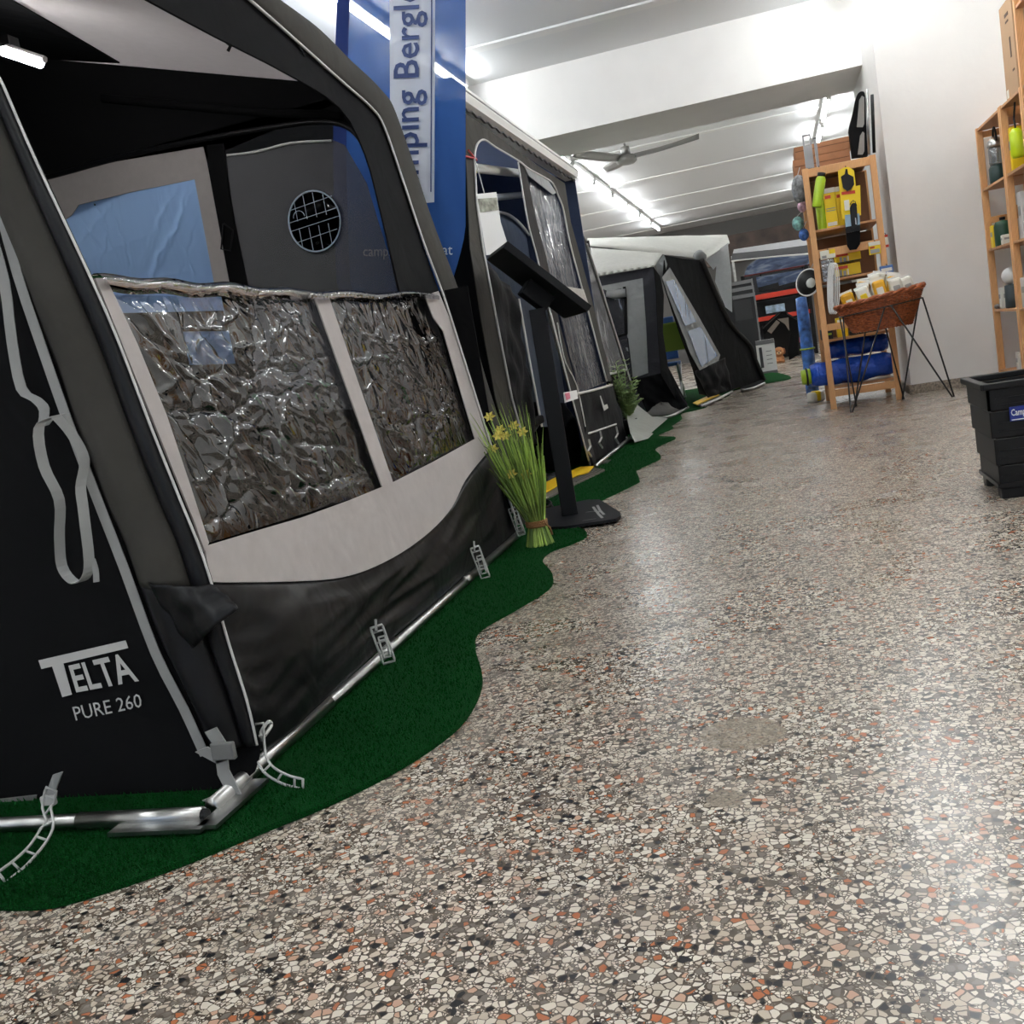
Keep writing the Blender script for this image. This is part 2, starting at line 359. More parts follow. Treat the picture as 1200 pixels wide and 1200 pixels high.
# shop front behind the camera with three tall windows
for i, (x0, x1, z0, z1) in enumerate(((-5.1, 2.07, 2.8, 3.3), (-5.1, 2.07, 0, .3), (-5.1, -4.6, .3, 2.8), (-2.5, -2.3, .3, 2.8), (-.3, -.1, .3, 2.8), (1.75, 2.07, .3, 2.8))):
    struct(MB().box(((x0+x1)/2, -4.0, (z0+z1)/2), (x1-x0, .2, z1-z0)).build('wall_front' if i == 0 else 'wall_front_%d' % i, M_WALL))
M_PANE = vinyl('window_glass', scale=2, strength=0, base=.03, edge=.5)
for i, (x0, x1) in enumerate(((-4.6, -2.5), (-2.3, -.3), (-.1, 1.75))):
    w = struct(MB().box(((x0+x1)/2, -4.0, 1.55), (x1-x0, .012, 2.5)).build('window_%d' % (i+1), M_PANE))
    for (c, sz) in ((((x0+x1)/2, -4, .33), (x1-x0, .06, .06)), (((x0+x1)/2, -4, 2.77), (x1-x0, .06, .06)), ((x0+.03, -4, 1.55), (.06, .06, 2.38)), ((x1-.03, -4, 1.55), (.06, .06, 2.38))):
        MB().box(c, sz).build('window_frame', M_WHITE, w)

# ------------------------------------------------------------------ fluorescent fittings
def lamp_fitting(x, y, label, group, L=1.5):
    t = thing('ceiling_light', label, 'light fitting', (x, y, 3.3), group)
    MB().box((x, y, 3.268), (.075, L, .06)).build('housing', M_WHITE, t, bev=.006)
    for s in (-1, 1): MB().box((x, y+s*(L/2-.02), 3.215), (.05, .035, .06)).build('tube_holder', M_WHITE, t, bev=.004)
    MB().tube([(x, y-L/2+.03, 3.205), (x, y+L/2-.03, 3.205)], .016, 6).build('tube', M_TUBE, t, smooth=True, label='lit fluorescent tube')
    return t
lampL = lamp_fitting(-2.45, 8.55, 'white fluorescent tube fitting above the awnings', 'tube fittings in the row above the awnings')
register_kids(lampL)
for y in (-2.2, -.5, 1.4, 3.2, 5.0, 6.8, 11.5, 13.25, 15.0, 16.7, 18.5, 20.2, 22.0, 23.9): copy_tree(lampL, loc=(-2.45, y, 3.3))
lampR = lamp_fitting(.78, 8.55, 'white fluorescent tube fitting close to the white pier', 'tube fittings in the row along the pier wall')
register_kids(lampR)
for y in (-2.0, .6, 3.2, 5.0, 6.8, 14.1, 16.0, 19.0, 22.0): copy_tree(lampR, loc=(.74 if y < 9 else .86, y, 3.3))

lampL['label'] = 'white tube fitting above the awnings that ends at the front face of the wide beam'
lampR['label'] = 'white tube fitting tucked between the white pier and the wide beam'
# ------------------------------------------------------------------ ceiling fan
M_FAN = mat('grey_metal_fan', (150, 148, 145), .4, metal=.6)
fc = V((-1.56, 13.0, 2.95))
fan = thing('ceiling_fan', 'grey three-bladed ceiling fan hanging from a short rod', 'fan', (fc.x, fc.y, 3.3))
MB().tube([fc+V((0, 0, .1)), (fc.x, fc.y, 3.3)], .013).build('down_rod', M_FAN, fan, smooth=True)
MB().lathe([(.02, .1), (.055, .09), (.06, .0), (.045, -.005)], fc+V((0, 0, .06)), 20).build('rod_cover', M_FAN, fan, smooth=True)
MB().lathe([(.03, .06), (.11, .045), (.13, .01), (.125, -.03), (.09, -.055), (.0, -.06)], fc, 24).build('motor', M_FAN, fan, smooth=True)
for a in (-4, 116, 236):
    d = V((math.cos(math.radians(a)), math.sin(math.radians(a)), 0)); s = V((-d.y, d.x, 0))
    def bl(u, v, d=d, s=s):
        w = .038+.022*math.sin(math.pi*min(1, u*1.05)); return fc + d*(.1+.8*u) + s*(v-.5)*2*w*(1 if u < .93 else .75) + V((0, 0, .02+.05*u*u+(v-.5)*.07))
    MB().grid(bl, 12, 3).build('blade', M_FAN, fan, smooth=True, thick=.006)

# ================================================================== TURF CARPET
edge = [(0, 1068), (60, 1066), (130, 1046), (210, 1018), (300, 981), (390, 944), (470, 903), (530, 862), (556, 830), (566, 798), (558, 765), (562, 742), (605, 716), (643, 692), (648, 676), (636, 660), (645, 648), (672, 638), (688, 629), (680, 622), (655, 622), (655, 610),
        (704.5, 587.5), (745, 568), (749.5, 563.5), (745.8, 553), (752.5, 548.5), (772, 539.5), (774, 535), (767.5, 528), (776.5, 521.5), (792, 514), (770.5, 511.8), (788.5, 502.8), (787, 499.8), (799, 491.5), (799, 485), (827, 478), (829, 473), (854, 464), (860, 458), (897, 450), (927, 444), (913, 438), (897, 438)]
ep = [W1(PZ(0), *p) for p in curve2(edge, 4)]
tp_ = [V((p.x, p.y, .001)) for p in ep] + [V((-.9, 13.9, .001)), V((-4.4, 13.9, .001)), V((-4.4, 1.2, .001)), V((-2.2, 1.22, .001))]
turf = MB().prism(tp_, (0, 0, .011)).build('turf_carpet', M_GRASS, loc=(-1.2, 5, 0))
tag(turf, 'dark green artificial turf carpet with a wavy cut edge under the awnings', 'carpet')
TF = .012
def inside(x, y, poly):
    c = False; j = len(poly)-1
    for i in range(len(poly)):
        a, b = poly[i], poly[j]
        if (a.y > y) != (b.y > y) and x < (b.x-a.x)*(y-a.y)/(b.y-a.y)+a.x: c = not c
        j = i
    return c
pile = MB(); rp_ = random.Random(3)
while len(pile.f) < 34000:
    y = 1.22+6.5*rp_.random()**2.2; x = -1.75+1.35*rp_.random()
    if not inside(x, y, tp_): continue
    a = rp_.random()*6.283; w = .0022; h = .006+.007*rp_.random(); lx, ly = (rp_.random()-.5)*.01, (rp_.random()-.5)*.01
    pile.v += [V((x+w*math.cos(a), y+w*math.sin(a), .011)), V((x-w*math.cos(a), y-w*math.sin(a), .011)), V((x+lx, y+ly, .011+h))]; n_ = len(pile.v); pile.f.append((n_-3, n_-2, n_-1))
pl_o = pile.build('pile', M_GRASS, turf, label='short green turf blades'); pl_o['kind'] = 'stuff'

# ================================================================== NEAR AWNING (tent with the big rolled-down window)
PF = ((-1.10, 1.75, 0), (1, .035, .14))          # front face of the near awning
PFo = ((-1.094, 1.75, 0), (1, .035, .14))        # just proud of it
PS = PY(1.72); PSo = PY(1.714); PSoo = PY(1.70)  # side face with the logo
PB = PY(4.13)                                    # far side wall, seen from inside
tA = thing('awning_tent', 'black and light grey awning tent with a large clear window folded half down', 'awning tent', (-2.2, 2.9, TF))
NF = V(PF[1]).normalized()
# side face (logo side)
rt = curve2([(105, 320), (140, 400), (178, 500), (210, 580), (240, 655), (268, 750), (297, 846), (304, 880), (298, 905)], 3)
side = WP(PS, rt) + WP(PS, [(255, 940), (200, 946), (120, 944), (60, 936), (-40, 940)]) + [V((-3.3, 1.72, .06)), V((-3.3, 1.72, 2.47)), V((-1.47, 1.72, 1.93)), V((-1.36, 1.72, 1.52))]
panel('side_panel', PS, side, M_BLACKCLOTH, tA, label='matt black side panel')
panel('mesh_vent', PSo, [(-30, 940), (42, 932), (40, 948), (-30, 962)], net('vent_net', (120, 118, 116), .1), tA, label='grey mesh strip at the foot of the side panel')
# padded corner sleeve between the side face and the front face
lft = [(-60, 100), (-30, 200), (18, 330), (48, 420), (80, 510), (112, 590), (140, 655), (172, 740), (205, 800), (238, 872)]
rgt = [(5, 100), (44, 190), (105, 320), (140, 400), (178, 500), (210, 580), (240, 655), (268, 750), (290, 820), (302, 872)]
LL = [W1(PS, *p) for p in curve2(lft, 4)]; RR = [W1(PS, *p) for p in curve2(rgt, 4)]
LL = [V((-1.72, 1.72, 1.95)), V((-1.66, 1.72, 1.78))] + LL; RR = [V((-1.50, 1.72, 1.95)), V((-1.46, 1.72, 1.80))] + RR
def sleeve(a, b, bulge, wr=.004, v0=0.0, v1=1.0):
    n = len(LL)-1
    def fn(u, v):
        v = v0+(v1-v0)*v; k = v*n; i = min(int(k), n-1); t = k-i
        l = LL[i].lerp(LL[i+1], t); r = RR[i].lerp(RR[i+1], t); q = a+(b-a)*u
        p = l.lerp(r, q); p.y -= .006 + bulge*math.sin(math.pi*u) + wr*noise.noise(V((u*2.0, v*9, 3.1)))
        return p
    return fn
MB().grid(sleeve(.16, .78, .030, .010, .72, 1.0), 10, 30).build('corner_sleeve', M_BLACKPVC, tA, smooth=True, thick=.004, label='shiny black foot of the corner sleeve')
MB().grid(sleeve(.16, .78, .030, .010, 0, .72), 10, 60).build('corner_sleeve', M_OLIVE, tA, smooth=True, thick=.004, label='padded dark olive corner sleeve')
MB().grid(sleeve(.02, .16, .004), 2, 50).build('sleeve_edge', M_BLACKCLOTH, tA, smooth=True, thick=.003)
MB().grid(sleeve(.76, 1.0, .012), 3, 50).build('sleeve_edge', M_BLACKPVC, tA, smooth=True, thick=.003)
MB().tube([p+V((.002, -.006, 0)) for p in RR], .0028, 6).build('piping', M_PIPE, tA, smooth=True)
# storm flap of the corner pole
def flap(u, v):
    a = W1(PSoo, 178+52*v, 680+78*v); b = W1(PSoo, 252+44*v, 682+22*v)
    p = a.lerp(b, u); p.y -= .012+.030*math.sin(math.pi*u)+.05*v*u*u+.012*noise.noise(V((u*4+v*2, v*3, 0)))+.006*math.sin(u*9+v*3); return p
MB().grid(flap, 18, 14).build('storm_flap', M_BLACKPVC, tA, smooth=True, thick=.003, label='shiny black folded flap on the corner')
# webbing straps of the side face
sw = [(-8, 215), (20, 320), (50, 410), (78, 490), (112, 580), (145, 665), (182, 765), (215, 830), (240, 885)]
MB().ribbon([W1(PSoo, *p) for p in curve2(sw, 3)], (1, 0, .25), .022).build('webbing_strap', M_WEB, tA, label='grey webbing strap sewn down the corner')
hs = curve2([(-12, 270), (5, 330), (14, 400), (25, 455), (42, 468), (52, 480), (50, 500), (58, 492), (70, 486)], 3)
MB().ribbon([W1(PY(1.69), *p) for p in hs], (1, .15, .1), .022).build('webbing_strap', M_WEB, tA, label='loose grey webbing end')
lp = curve2([(66, 487), (50, 500), (56, 545), (70, 585), (66, 630), (68, 665), (85, 682), (103, 676), (109, 655), (100, 600), (92, 570), (94, 540), (82, 510), (68, 488)], 4)
MB().ribbon([W1(PY(1.672), *p)+V((0, -.012*math.sin(i*.25), 0)) for i, p in enumerate(lp)], (.75, .65, .05), .020).build('strap_loop', M_WEB, tA, label='hanging loop of grey webbing')
MB().ribbon([W1(PY(1.665), *p) for p in curve2([(108, 655), (112, 668), (113, 682)], 3)], (1, .2, 0), .012).build('strap_end', M_WEB, tA)
# corner foot: buckle straps
for pts, w in (([(247, 855), (258, 872), (262, 905), (280, 940)], .028), ([(236, 878), (262, 892)], .03), ([(244, 935), (258, 940)], .03)):
    MB().ribbon([W1(PY(1.66), *p) for p in pts], (1, 0, .3), w, .004).build('foot_strap', M_WEB, tA)
MB().box(W1(PY(1.655), 262, 880), (.05, .012, .035)).build('buckle', mat('grey_plastic', (110, 110, 108), .5), tA, bev=.003)
# lettering on the side face
yq = lambda *p: W1(PSo, *p)
def prt(pts, name='lettering'): MB().prism([yq(*p) for p in pts], (0, .001, 0)).build(name, M_PRINT, tA)
prt([(45, 774), (147, 750.5), (150, 759.5), (74, 777.5), (84, 814), (73, 817), (61, 781), (48.5, 784)])
text_mesh('ELTA', yq(89.5, 811.5), yq(163, 798), yq(80, 780), yq(148, 764.5), M_PRINT, tA, bold=.02)
text_mesh('PURE 260', yq(89, 844.5), yq(167, 828.5), yq(84.5, 828.5), yq(164, 812.5), M_PRINT, tA)
# --- front face
low = curve2([(247, 682), (300, 682), (345, 681), (392, 678), (430, 668), (470, 648), (505, 622), (530, 594), (546, 562), (573, 528)], 4)
bot = [(612, 622), (604, 634), (560, 668), (520, 704), (470, 746), (420, 792), (372, 838), (340, 868), (316, 876), (300, 850)]
def skirt_fn():
    top = WP(PF, low); n = len(top); bt = WP(PF, curve2(list(reversed(bot)), 4)); m = len(bt)
    def fn(u, v):
        a = top[min(int(u*(n-1)), n-2)].lerp(top[min(int(u*(n-1))+1, n-1)], u*(n-1)-min(int(u*(n-1)), n-2))
        b = bt[min(int(u*(m-1)), m-2)].lerp(bt[min(int(u*(m-1))+1, m-1)], u*(m-1)-min(int(u*(m-1)), m-2))
        p = a.lerp(b, v); w = math.sin(math.pi*v)**.5 if 0 < v < 1 else 0
        return p + NF*(.035*w*noise.noise(V((u*3.3+.3, v*2.2, 1.7))) + .010*w*(1-2*abs(noise.noise(V((u*7+v*3, v*4-u*2, 4))))) - .03*v*v)
    return fn
MB().grid(skirt_fn(), 70, 30).build('mud_skirt', M_BLACKPVC, tA, smooth=True, thick=.003, label='creased shiny black skirt of the front face')
band = [(240, 640), (300, 622), (355, 606), (410, 586), (459, 566), (510, 540), (557, 514), (573, 528)] + list(reversed(low))
panel('grey_band', PFo, band, M_LIGHTGREY, tA, label='light grey band below the window')
panel('window_border', PFo, [(112, 326), (124, 326), (134, 345), (160, 400), (195, 485), (222, 565), (245, 636), (240, 646), (228, 612)], M_LIGHTGREY, tA)
panel('window_border', PFo, [(498, 346), (514, 341), (530, 380), (575, 527), (557, 515), (546, 478), (520, 388), (508, 372)], M_LIGHTGREY, tA)
panel('window_mullion', PFo, [(369, 349), (386, 349), (412, 425), (461, 566), (449, 573), (398, 430)], M_LIGHTGREY, tA)
import numpy as np
def creased(name, pl__, c, seed, m, n_ridge=90, nu=240, nv=170, back=-.012, parent=None, label=None, amp=1.0):
    """film with sharp random creases: ridges of real relief over a gently waving sheet"""
    a, b, cc, d = (np.array(p) for p in WP(pl__, c)); nrm = np.array(V(pl__[1]).normalized()); rg = np.random.RandomState(seed)
    u, v = np.meshgrid(np.linspace(0, 1, nu+1), np.linspace(0, 1, nv+1)); U, Vv = u[..., None], v[..., None]
    P = (a*(1-U)+b*U)*(1-Vv)+(d*(1-U)+cc*U)*Vv
    ex = (b-a)/np.linalg.norm(b-a); ez = np.cross(nrm, ex); x = (P-a) @ ex; z = (P-a) @ ez; wx, wz = np.ptp(x), np.ptp(z); z0 = z.min()
    h = np.zeros_like(u)
    for i in range(10):
        k1, k2, ph = rg.uniform(-14, 14), rg.uniform(-9, 9), rg.uniform(0, 6.3); h += .0016*np.sin(k1*x+k2*z+ph)
    for i in range(n_ridge):
        cx_, cz_ = rg.uniform(0, wx), z0+rg.uniform(0, wz)
        kind = rg.rand(); ang = rg.normal(-.85, .25) if kind < .50 else rg.normal(0, .12) if kind < .66 else rg.normal(1.5, .2) if kind < .86 else rg.uniform(0, 3.14)
        L = rg.uniform(.07, .40)*(1.5 if kind < .4 else 1); w = rg.uniform(.0035, .009); am = amp*w*rg.uniform(.35, 1.0)*(1 if rg.rand() < .7 else -1)
        t = (x-cx_)*np.cos(ang)+(z-cz_)*np.sin(ang); q = -(x-cx_)*np.sin(ang)+(z-cz_)*np.cos(ang)+.012*np.sin(t*rg.uniform(8, 26)+rg.uniform(0, 6))+.004*np.sin(t*70+i)
        h += am*np.exp(-np.abs(q/w)**1.4)*np.exp(-(t/L)**4)
    e = np.minimum(1, np.minimum.reduce([12*u, 12*(1-u), 12*v, 12*(1-v)]))
    P = P+nrm*(back+h*e)[..., None]
    k = MB(); vs = P.reshape(-1, 3); k.v = [V(p) for p in vs]; w_ = nu+1
    k.f = [(j*w_+i, j*w_+i+1, (j+1)*w_+i+1, (j+1)*w_+i) for j in range(nv) for i in range(nu)]
    return k.build(name, m, parent, smooth=True, label=label)
def pane(name, c, seed, n):
    creased(name, PF, c, seed, M_NEAR_VINYL, n, parent=tA, label='clear crinkled window film', amp=1.35)
pane('window_film', [(132, 343), (374, 349), (451, 573), (246, 636)], 4, 120)
pane('window_film', [(384, 349), (506, 347), (558, 514), (459, 567)], 11, 80)
tr_ = [W1(PF, 112+398*i/40, 333+16*min(1, i/26)-1.5*math.sin(i*.9)) for i in range(41)]
def rollf(u, v):
    k = u*40; i = min(int(k), 39); p = tr_[i].lerp(tr_[i+1], k-i); a = v*math.pi*1.25-.4
    r = .020+.004*noise.noise(V((u*9, v*2, 1)))
    return p + NF*r*math.cos(a)*1.0 + V((0, 0, 1))*r*math.sin(a)
MB().grid(rollf, 80, 10).build('window_fold', M_NEAR_VINYL, tA, smooth=True, label='rolled over top edge of the clear window')
# upper border of the front face: black frame round the open window
inner = curve2([(120, -30), (173, 0), (255, 44), (340, 88), (398, 126), (428, 180), (447, 250), (470, 347)], 3)
outer = curve2([(516, 345), (495, 285), (470, 210), (449, 150), (437, 128), (400, 97), (345, 48), (290, 0), (240, -42)], 3)
panel('front_frame', PF, inner+outer, M_BLACKCLOTH, tA, th=.006, label='black front frame round the open window')
o_in = curve2([(240, -42), (290, 0), (345, 48), (400, 97), (434, 127), (449, 150), (470, 210), (495, 285), (520, 352), (548, 440), (574, 522), (605, 615)], 4)
o_out = curve2([(282, -35), (320, -6), (372, 34), (418, 78), (448, 108), (462, 130), (486, 200), (512, 275), (540, 350), (568, 440), (590, 515), (616, 618)], 4)
a_, b_ = WP(PFo, o_in), WP(PFo, o_out)
def slv(u, v):
    n = len(a_)-1; k = v*n; i = min(int(k), n-1); p = a_[i].lerp(a_[i+1], k-i).lerp(b_[i].lerp(b_[i+1], k-i), u)
    return p + NF*(.004+.022*math.sin(math.pi*u)+.004*noise.noise(V((u, v*14, 2))))
MB().grid(slv, 6, 80).build('pole_sleeve', M_OLIVE, tA, smooth=True, thick=.003, label='dark olive pole sleeve along eave and far corner')
MB().tube([p+NF*.006 for p in a_], .005, 6).build('piping', M_PIPE, tA, smooth=True)
# roof
RZ = lambda x: 1.945+.31*(-1.46-x)
def roofp(x, y, dz=0): return V((x, y, RZ(x)+dz))
MB().prism([roofp(-1.47, 1.72), roofp(-3.3, 1.72), roofp(-3.3, 4.13), roofp(-1.47, 4.13)], (0, 0, .004)).build('roof', fabric('roof_cloth', (205, 200, 199), .8, .3, trl=.5), tA, label='light grey translucent roof')
PR = ((-1.46, 0, 1.945-.004), (.31, 0, 1))
dl = WP(PR, [(140, 72), (60, 25), (17, 0), (-40, -35)])
MB().prism([V((p.x, p.y, RZ(p.x)-.012)) for p in dl]+[V((-2.15, 1.75, RZ(-2.15)-.012)), V((-3.28, 1.75, RZ(-3.28)-.012)), V((-3.28, 4.125, RZ(-3.28)-.012))], (0, 0, .006)).build('roof_lining', M_BLACKCLOTH, tA, label='black rear part of the roof lining')
MB().box((-3.29, 2.93, 1.25), (.01, 2.42, 2.4)).build('rear_wall', M_BLACKCLOTH, tA)
# far side wall, inside
zip_ = curve2([(-60, 235), (0, 221), (65, 205), (150, 182), (250, 161), (340, 146), (385, 143), (412, 152), (430, 180), (445, 235), (470, 347)], 4)
wl = WP(PB, zip_) + WP(PB, [(490, 345), (520, 480), (600, 640)]) + [V((-1.22, 4.13, .05)), V((-1.36, 4.13, 1.0)), V((-1.45, 4.13, 1.95)), V((-2.4, 4.13, 2.25)), V((-3.28, 4.13, 2.52)), V((-3.28, 4.13, 1.7))]
panel('far_side_wall', PB, wl, M_BLACKCLOTH, tA, label='black upper part of the far side wall')
PBi = PY(4.115)
MB().box((-2.25, 4.14, .57), (2.06, .006, 1.06)).build('far_side_wall', M_BLACKCLOTH, tA, label='black lower part of the far side wall')
MB().tube([W1(PBi, x, y) for x, y in zip_], .012, 6).build('zip', M_BLACKPVC, tA, smooth=True, label='black zip following the curved top of the windows')
MB().tube(WP(PBi, [(120, 115), (200, 122), (300, 131), (400, 136)]), .018, 8).build('roof_pole', M_BLACKCLOTH, tA, smooth=True)
panel('far_window_border', PY(4.12), [(45, 214), (120, 192), (238, 172), (242, 190), (271, 345), (252, 345), (252, 338), (228, 210), (150, 226), (92, 240), (84, 252), (70, 262)], M_LIGHTGREY, tA, label='light grey border of the far window')
k = NT('pale_blue_film'); k.b.inputs['Base Color'].default_value = lin((158, 196, 248)); k.b.inputs['Roughness'].default_value = .10  # the window's blue is put into the film's own colour
trn = k.n('ShaderNodeBsdfTranslucent'); trn.inputs[0].default_value = lin((176, 208, 250)); msx = k.n('ShaderNodeMixShader'); msx.inputs[0].default_value = .5
nzz = k.n('ShaderNodeTexNoise', Scale=3.0, Detail=2.0, Distortion=1.0); k.l(k.coord((3, 3, .7)), nzz.inputs['Vector']); k.bump(nzz.outputs['Fac'], .35, .05)
k.l(k.b.outputs[0], msx.inputs[1]); k.l(trn.outputs[0], msx.inputs[2]); k.l(msx.outputs[0], k.out.inputs[0])
creased('far_window_film', PY(4.128), [(72, 240), (229, 206), (276, 426), (100, 432)], 21, k.m, 26, 120, 120, 0, tA, 'pale blue film of the far window', 1.3)
for (a, b, c, d) in (((100, 368), (262, 364), (268, 388), (105, 390)), ((100, 386), (212, 384), (222, 430), (105, 432))):
    panel('window_bar', PY(4.118), [a, b, c, d], M_BLACKCLOTH, tA)
panel('far_window_strap', PY(4.112), [(242, 170), (262, 168), (270, 235), (292, 345), (272, 345), (256, 260)], M_BLACKCLOTH, tA, label='black strap between window and net')
MB().tube(WP(PY(4.10), [(262, 262), (273, 270), (270, 294), (259, 292), (262, 262)]), .004, 6).build('strap_toggle', M_BLACKPL, tA)
panel('net_panel', PY(4.122), [(264, 184), (300, 175), (340, 168), (388, 163), (404, 170), (430, 215), (470, 347), (520, 480), (300, 480), (292, 345), (272, 262)], M_NET, tA, th=.001, label='grey insect net of the far door')
MB().tube(WP(PY(4.112), curve2([(266, 182), (300, 178), (340, 168), (388, 165)], 4)), .005, 6).build('piping', M_PIPE, tA, smooth=True)
bc = W1(PY(4.11), 369, 259.5)
bd = MB().lathe([(.0, .0), (.118, .0), (.12, .003), (.0, .004)], bc, 36, (0, -1, 0)).build('round_sticker', vinyl('sticker_film', (70, 78, 100), scale=9, strength=.3, base=.06, edge=.3), tA, label='round clear sticker with a white line grid')
wl_ = MB(); wl_.tube([bc+V((.118*math.cos(t*math.pi/20), -.005, .124*math.sin(t*math.pi/20))) for t in range(40)], .0035, 6, True)
for q in (-.075, -.03, .015, .06):
    h = math.sqrt(.118**2-q*q); wl_.tube([bc+V((q, -.005, -h)), bc+V((q, -.005, -.02))], .0014, 4); wl_.tube([bc+V((q, -.005, .015)), bc+V((q, -.005, h))], .0014, 4)
for q in (-.07, -.02, .015, .065):
    h = math.sqrt(.118**2-q*q); wl_.tube([bc+V((-h, -.005, q)), bc+V((h, -.005, q+.02))], .0016, 4)
wl_.tube([bc+V((-.065+.026*math.cos(t*math.pi/10), -.006, .03+.026*math.sin(t*math.pi/10))) for t in range(11)], .0016, 4)
wl_.build('sticker_lines', mat('white_line', (190, 205, 220), .5), bd)
for (x, y, dx) in ((211, 24, 3), (266, 50, 6)):
    MB().tube(WP(PY(3.4), [(x-3, y-4), (x, y), (x+dx-2, y+4), (x+1, y+10)]), .006, 6).build('tie_loop', M_BLACKPL, tA)
MB().tube(WP(PFo, [(346, 44), (349, 52), (355, 62), (357, 66)]), .004, 6).build('tie_loop', M_BLACKPL, tA)
# rubber peg ladders
def ladder(pts, pl_, w=.011, r=.0028):
    k = MB(); P = [W1(pl_, *p[:2]) if len(p) == 2 else W1(PZ(p[2]), *p[:2]) for p in pts]; P = curve_pts(P, 4); n = len(P); A, B = [], []
    view = cf
    for i, p in enumerate(P):
        t = (P[min(i+1, n-1)]-P[max(i-1, 0)]).normalized(); s = t.cross(view).normalized()*w; A.append(p+s); B.append(p-s)
    k.tube(A+list(reversed(B)), r, 6, True)
    for i in range(2, n-2, 3): k.tube([A[i], B[i]], r*.9, 5)
    return k
ladder([(60, 925), (56, 945), (57, 965, .052), (45, 988, .03), (25, 1010, .022), (2, 1028, .02)], PY(1.56)).build('rubber_ladder', M_RUBBER, tA, smooth=True, label='pale grey rubber ladder strap over the side pole')
MB().ribbon(WP(PY(1.60), [(68, 906), (62, 922), (57, 938)]), (1, 0, .2), .024, .004).build('ladder_tab', M_WEB, tA)
MB().box(W1(PY(1.585), 57, 938), (.034, .012, .02)).build('ladder_buckle', M_RUBBER, tA, bev=.004)
ladder([(303, 848), (305, 880), (313, 900, .055), (333, 913, .025), (355, 919, .02)], PFo, .010).build('rubber_ladder', M_RUBBER, tA, smooth=True, label='pale grey rubber ladder strap at the near corner')
MB().tube(WP(PFo, curve2([(308, 868), (306, 858), (314, 846), (318, 850), (310, 862)], 3)), .004, 6).build('ladder_loop', M_RUBBER, tA)
for (x, y, s) in ((449, 756, 1.0), (563, 660, .85), (606, 612, .75)):
    PFl = ((-1.075, 1.75, 0), (1, .035, .14))
    ladder([(x-8*s, y-22*s), (x-3*s, y-8*s), (x+3*s, y+8*s), (x+7*s, y+20*s)], PFl, .016, .0035).build('rubber_ladder', M_RUBBER, tA, smooth=True)
    ladder([(x-2*s, y-10*s), (x+1*s, y), (x+5*s, y+14*s)], ((-1.06, 1.75, 0), (1, .035, .14)), .009, .003).build('rubber_ladder', M_RUBBER, tA, smooth=True)
    MB().tube(WP(PFl, [(x-8*s, y-16*s), (x-9*s, y-30*s)]), .004, 6).build('ladder_tab', M_WEB, tA)
# LED lamp inside the awning
pl_ = V((-2.62, 3.0, 2.17))
ledA, ledB = W1(PY(3.0), -30, 48), W1(PY(3.0), 48, 74)
led = thing('tent_lamp', 'short white LED lamp lit under the black roof lining of the near awning', 'lamp', (ledA+ledB)/2)
dv = (ledB-ledA).normalized()
MB().tube([ledA, ledB], .016, 8).build('diffuser', mat('led_diffuser', (255, 255, 255), .4, emit=((255, 255, 255), 70)), led, smooth=True)
MB().box((ledA+ledB)/2+V((0, .01, .03)), (.05, .05, .03)).build('hanger', M_BLACKPL, led)
MB().tube([ledA+V((0, 0, .016)), ledB+V((0, 0, .016))+dv*.02], .012, 6).build('housing', M_WHITE, led)
# steel ground frame
fr = thing('steel_ground_frame', 'galvanised steel pole frame lying on the turf round the near awning', 'pole frame', (-1.14, 1.57, TF))
zt = TF+.017
MB().tube([(-1.145, 1.567, zt), (-1.42, 1.567, zt)], .0165, 14).build('side_pole', M_STEEL, fr, smooth=True)
MB().tube([(-1.38, 1.567, zt), (-3.3, 1.567, zt)], .0145, 14).build('side_pole', M_STEEL, fr, smooth=True)
MB().tube([(-1.143, 1.60, zt+.002), (-1.155, 2.15, zt+.002)], .0165, 14).build('front_pole', M_STEEL, fr, smooth=True)
MB().tube([(-1.154, 2.1, zt), (-1.20, 4.25, zt)], .0145, 14).build('front_pole', M_STEEL, fr, smooth=True)
MB().tube([(-1.1446, 1.567, zt), (-1.135, 1.567, zt)], .012, 12).build('pole_bore', M_BLACKPL, fr)
MB().box((-1.22, 1.536, TF+.010), (.2, .04, .008)).build('corner_plate', M_STEEL, fr); MB().box((-1.115, 1.63, TF+.010), (.04, .2, .008)).build('corner_plate', M_STEEL, fr)
eb = V((-1.157, 2.02, .045)); MB().tube([eb, eb+V((0, 0, .03))], .003, 6).build('eye_bolt', M_STEEL, fr)
MB().tube([eb+V((0, .008*math.cos(t*math.pi/6), .038+.008*math.sin(t*math.pi/6))) for t in range(12)], .003, 6, True).build('eye_bolt', M_STEEL, fr)
for y in (2.55, 3.35): MB().tube([(-1.158-.02*(y-2.1), y, zt), (-1.16-.02*(y-2.1), y+.09, zt)], .017, 14).build('pole_clamp', M_STEEL, fr, smooth=True)

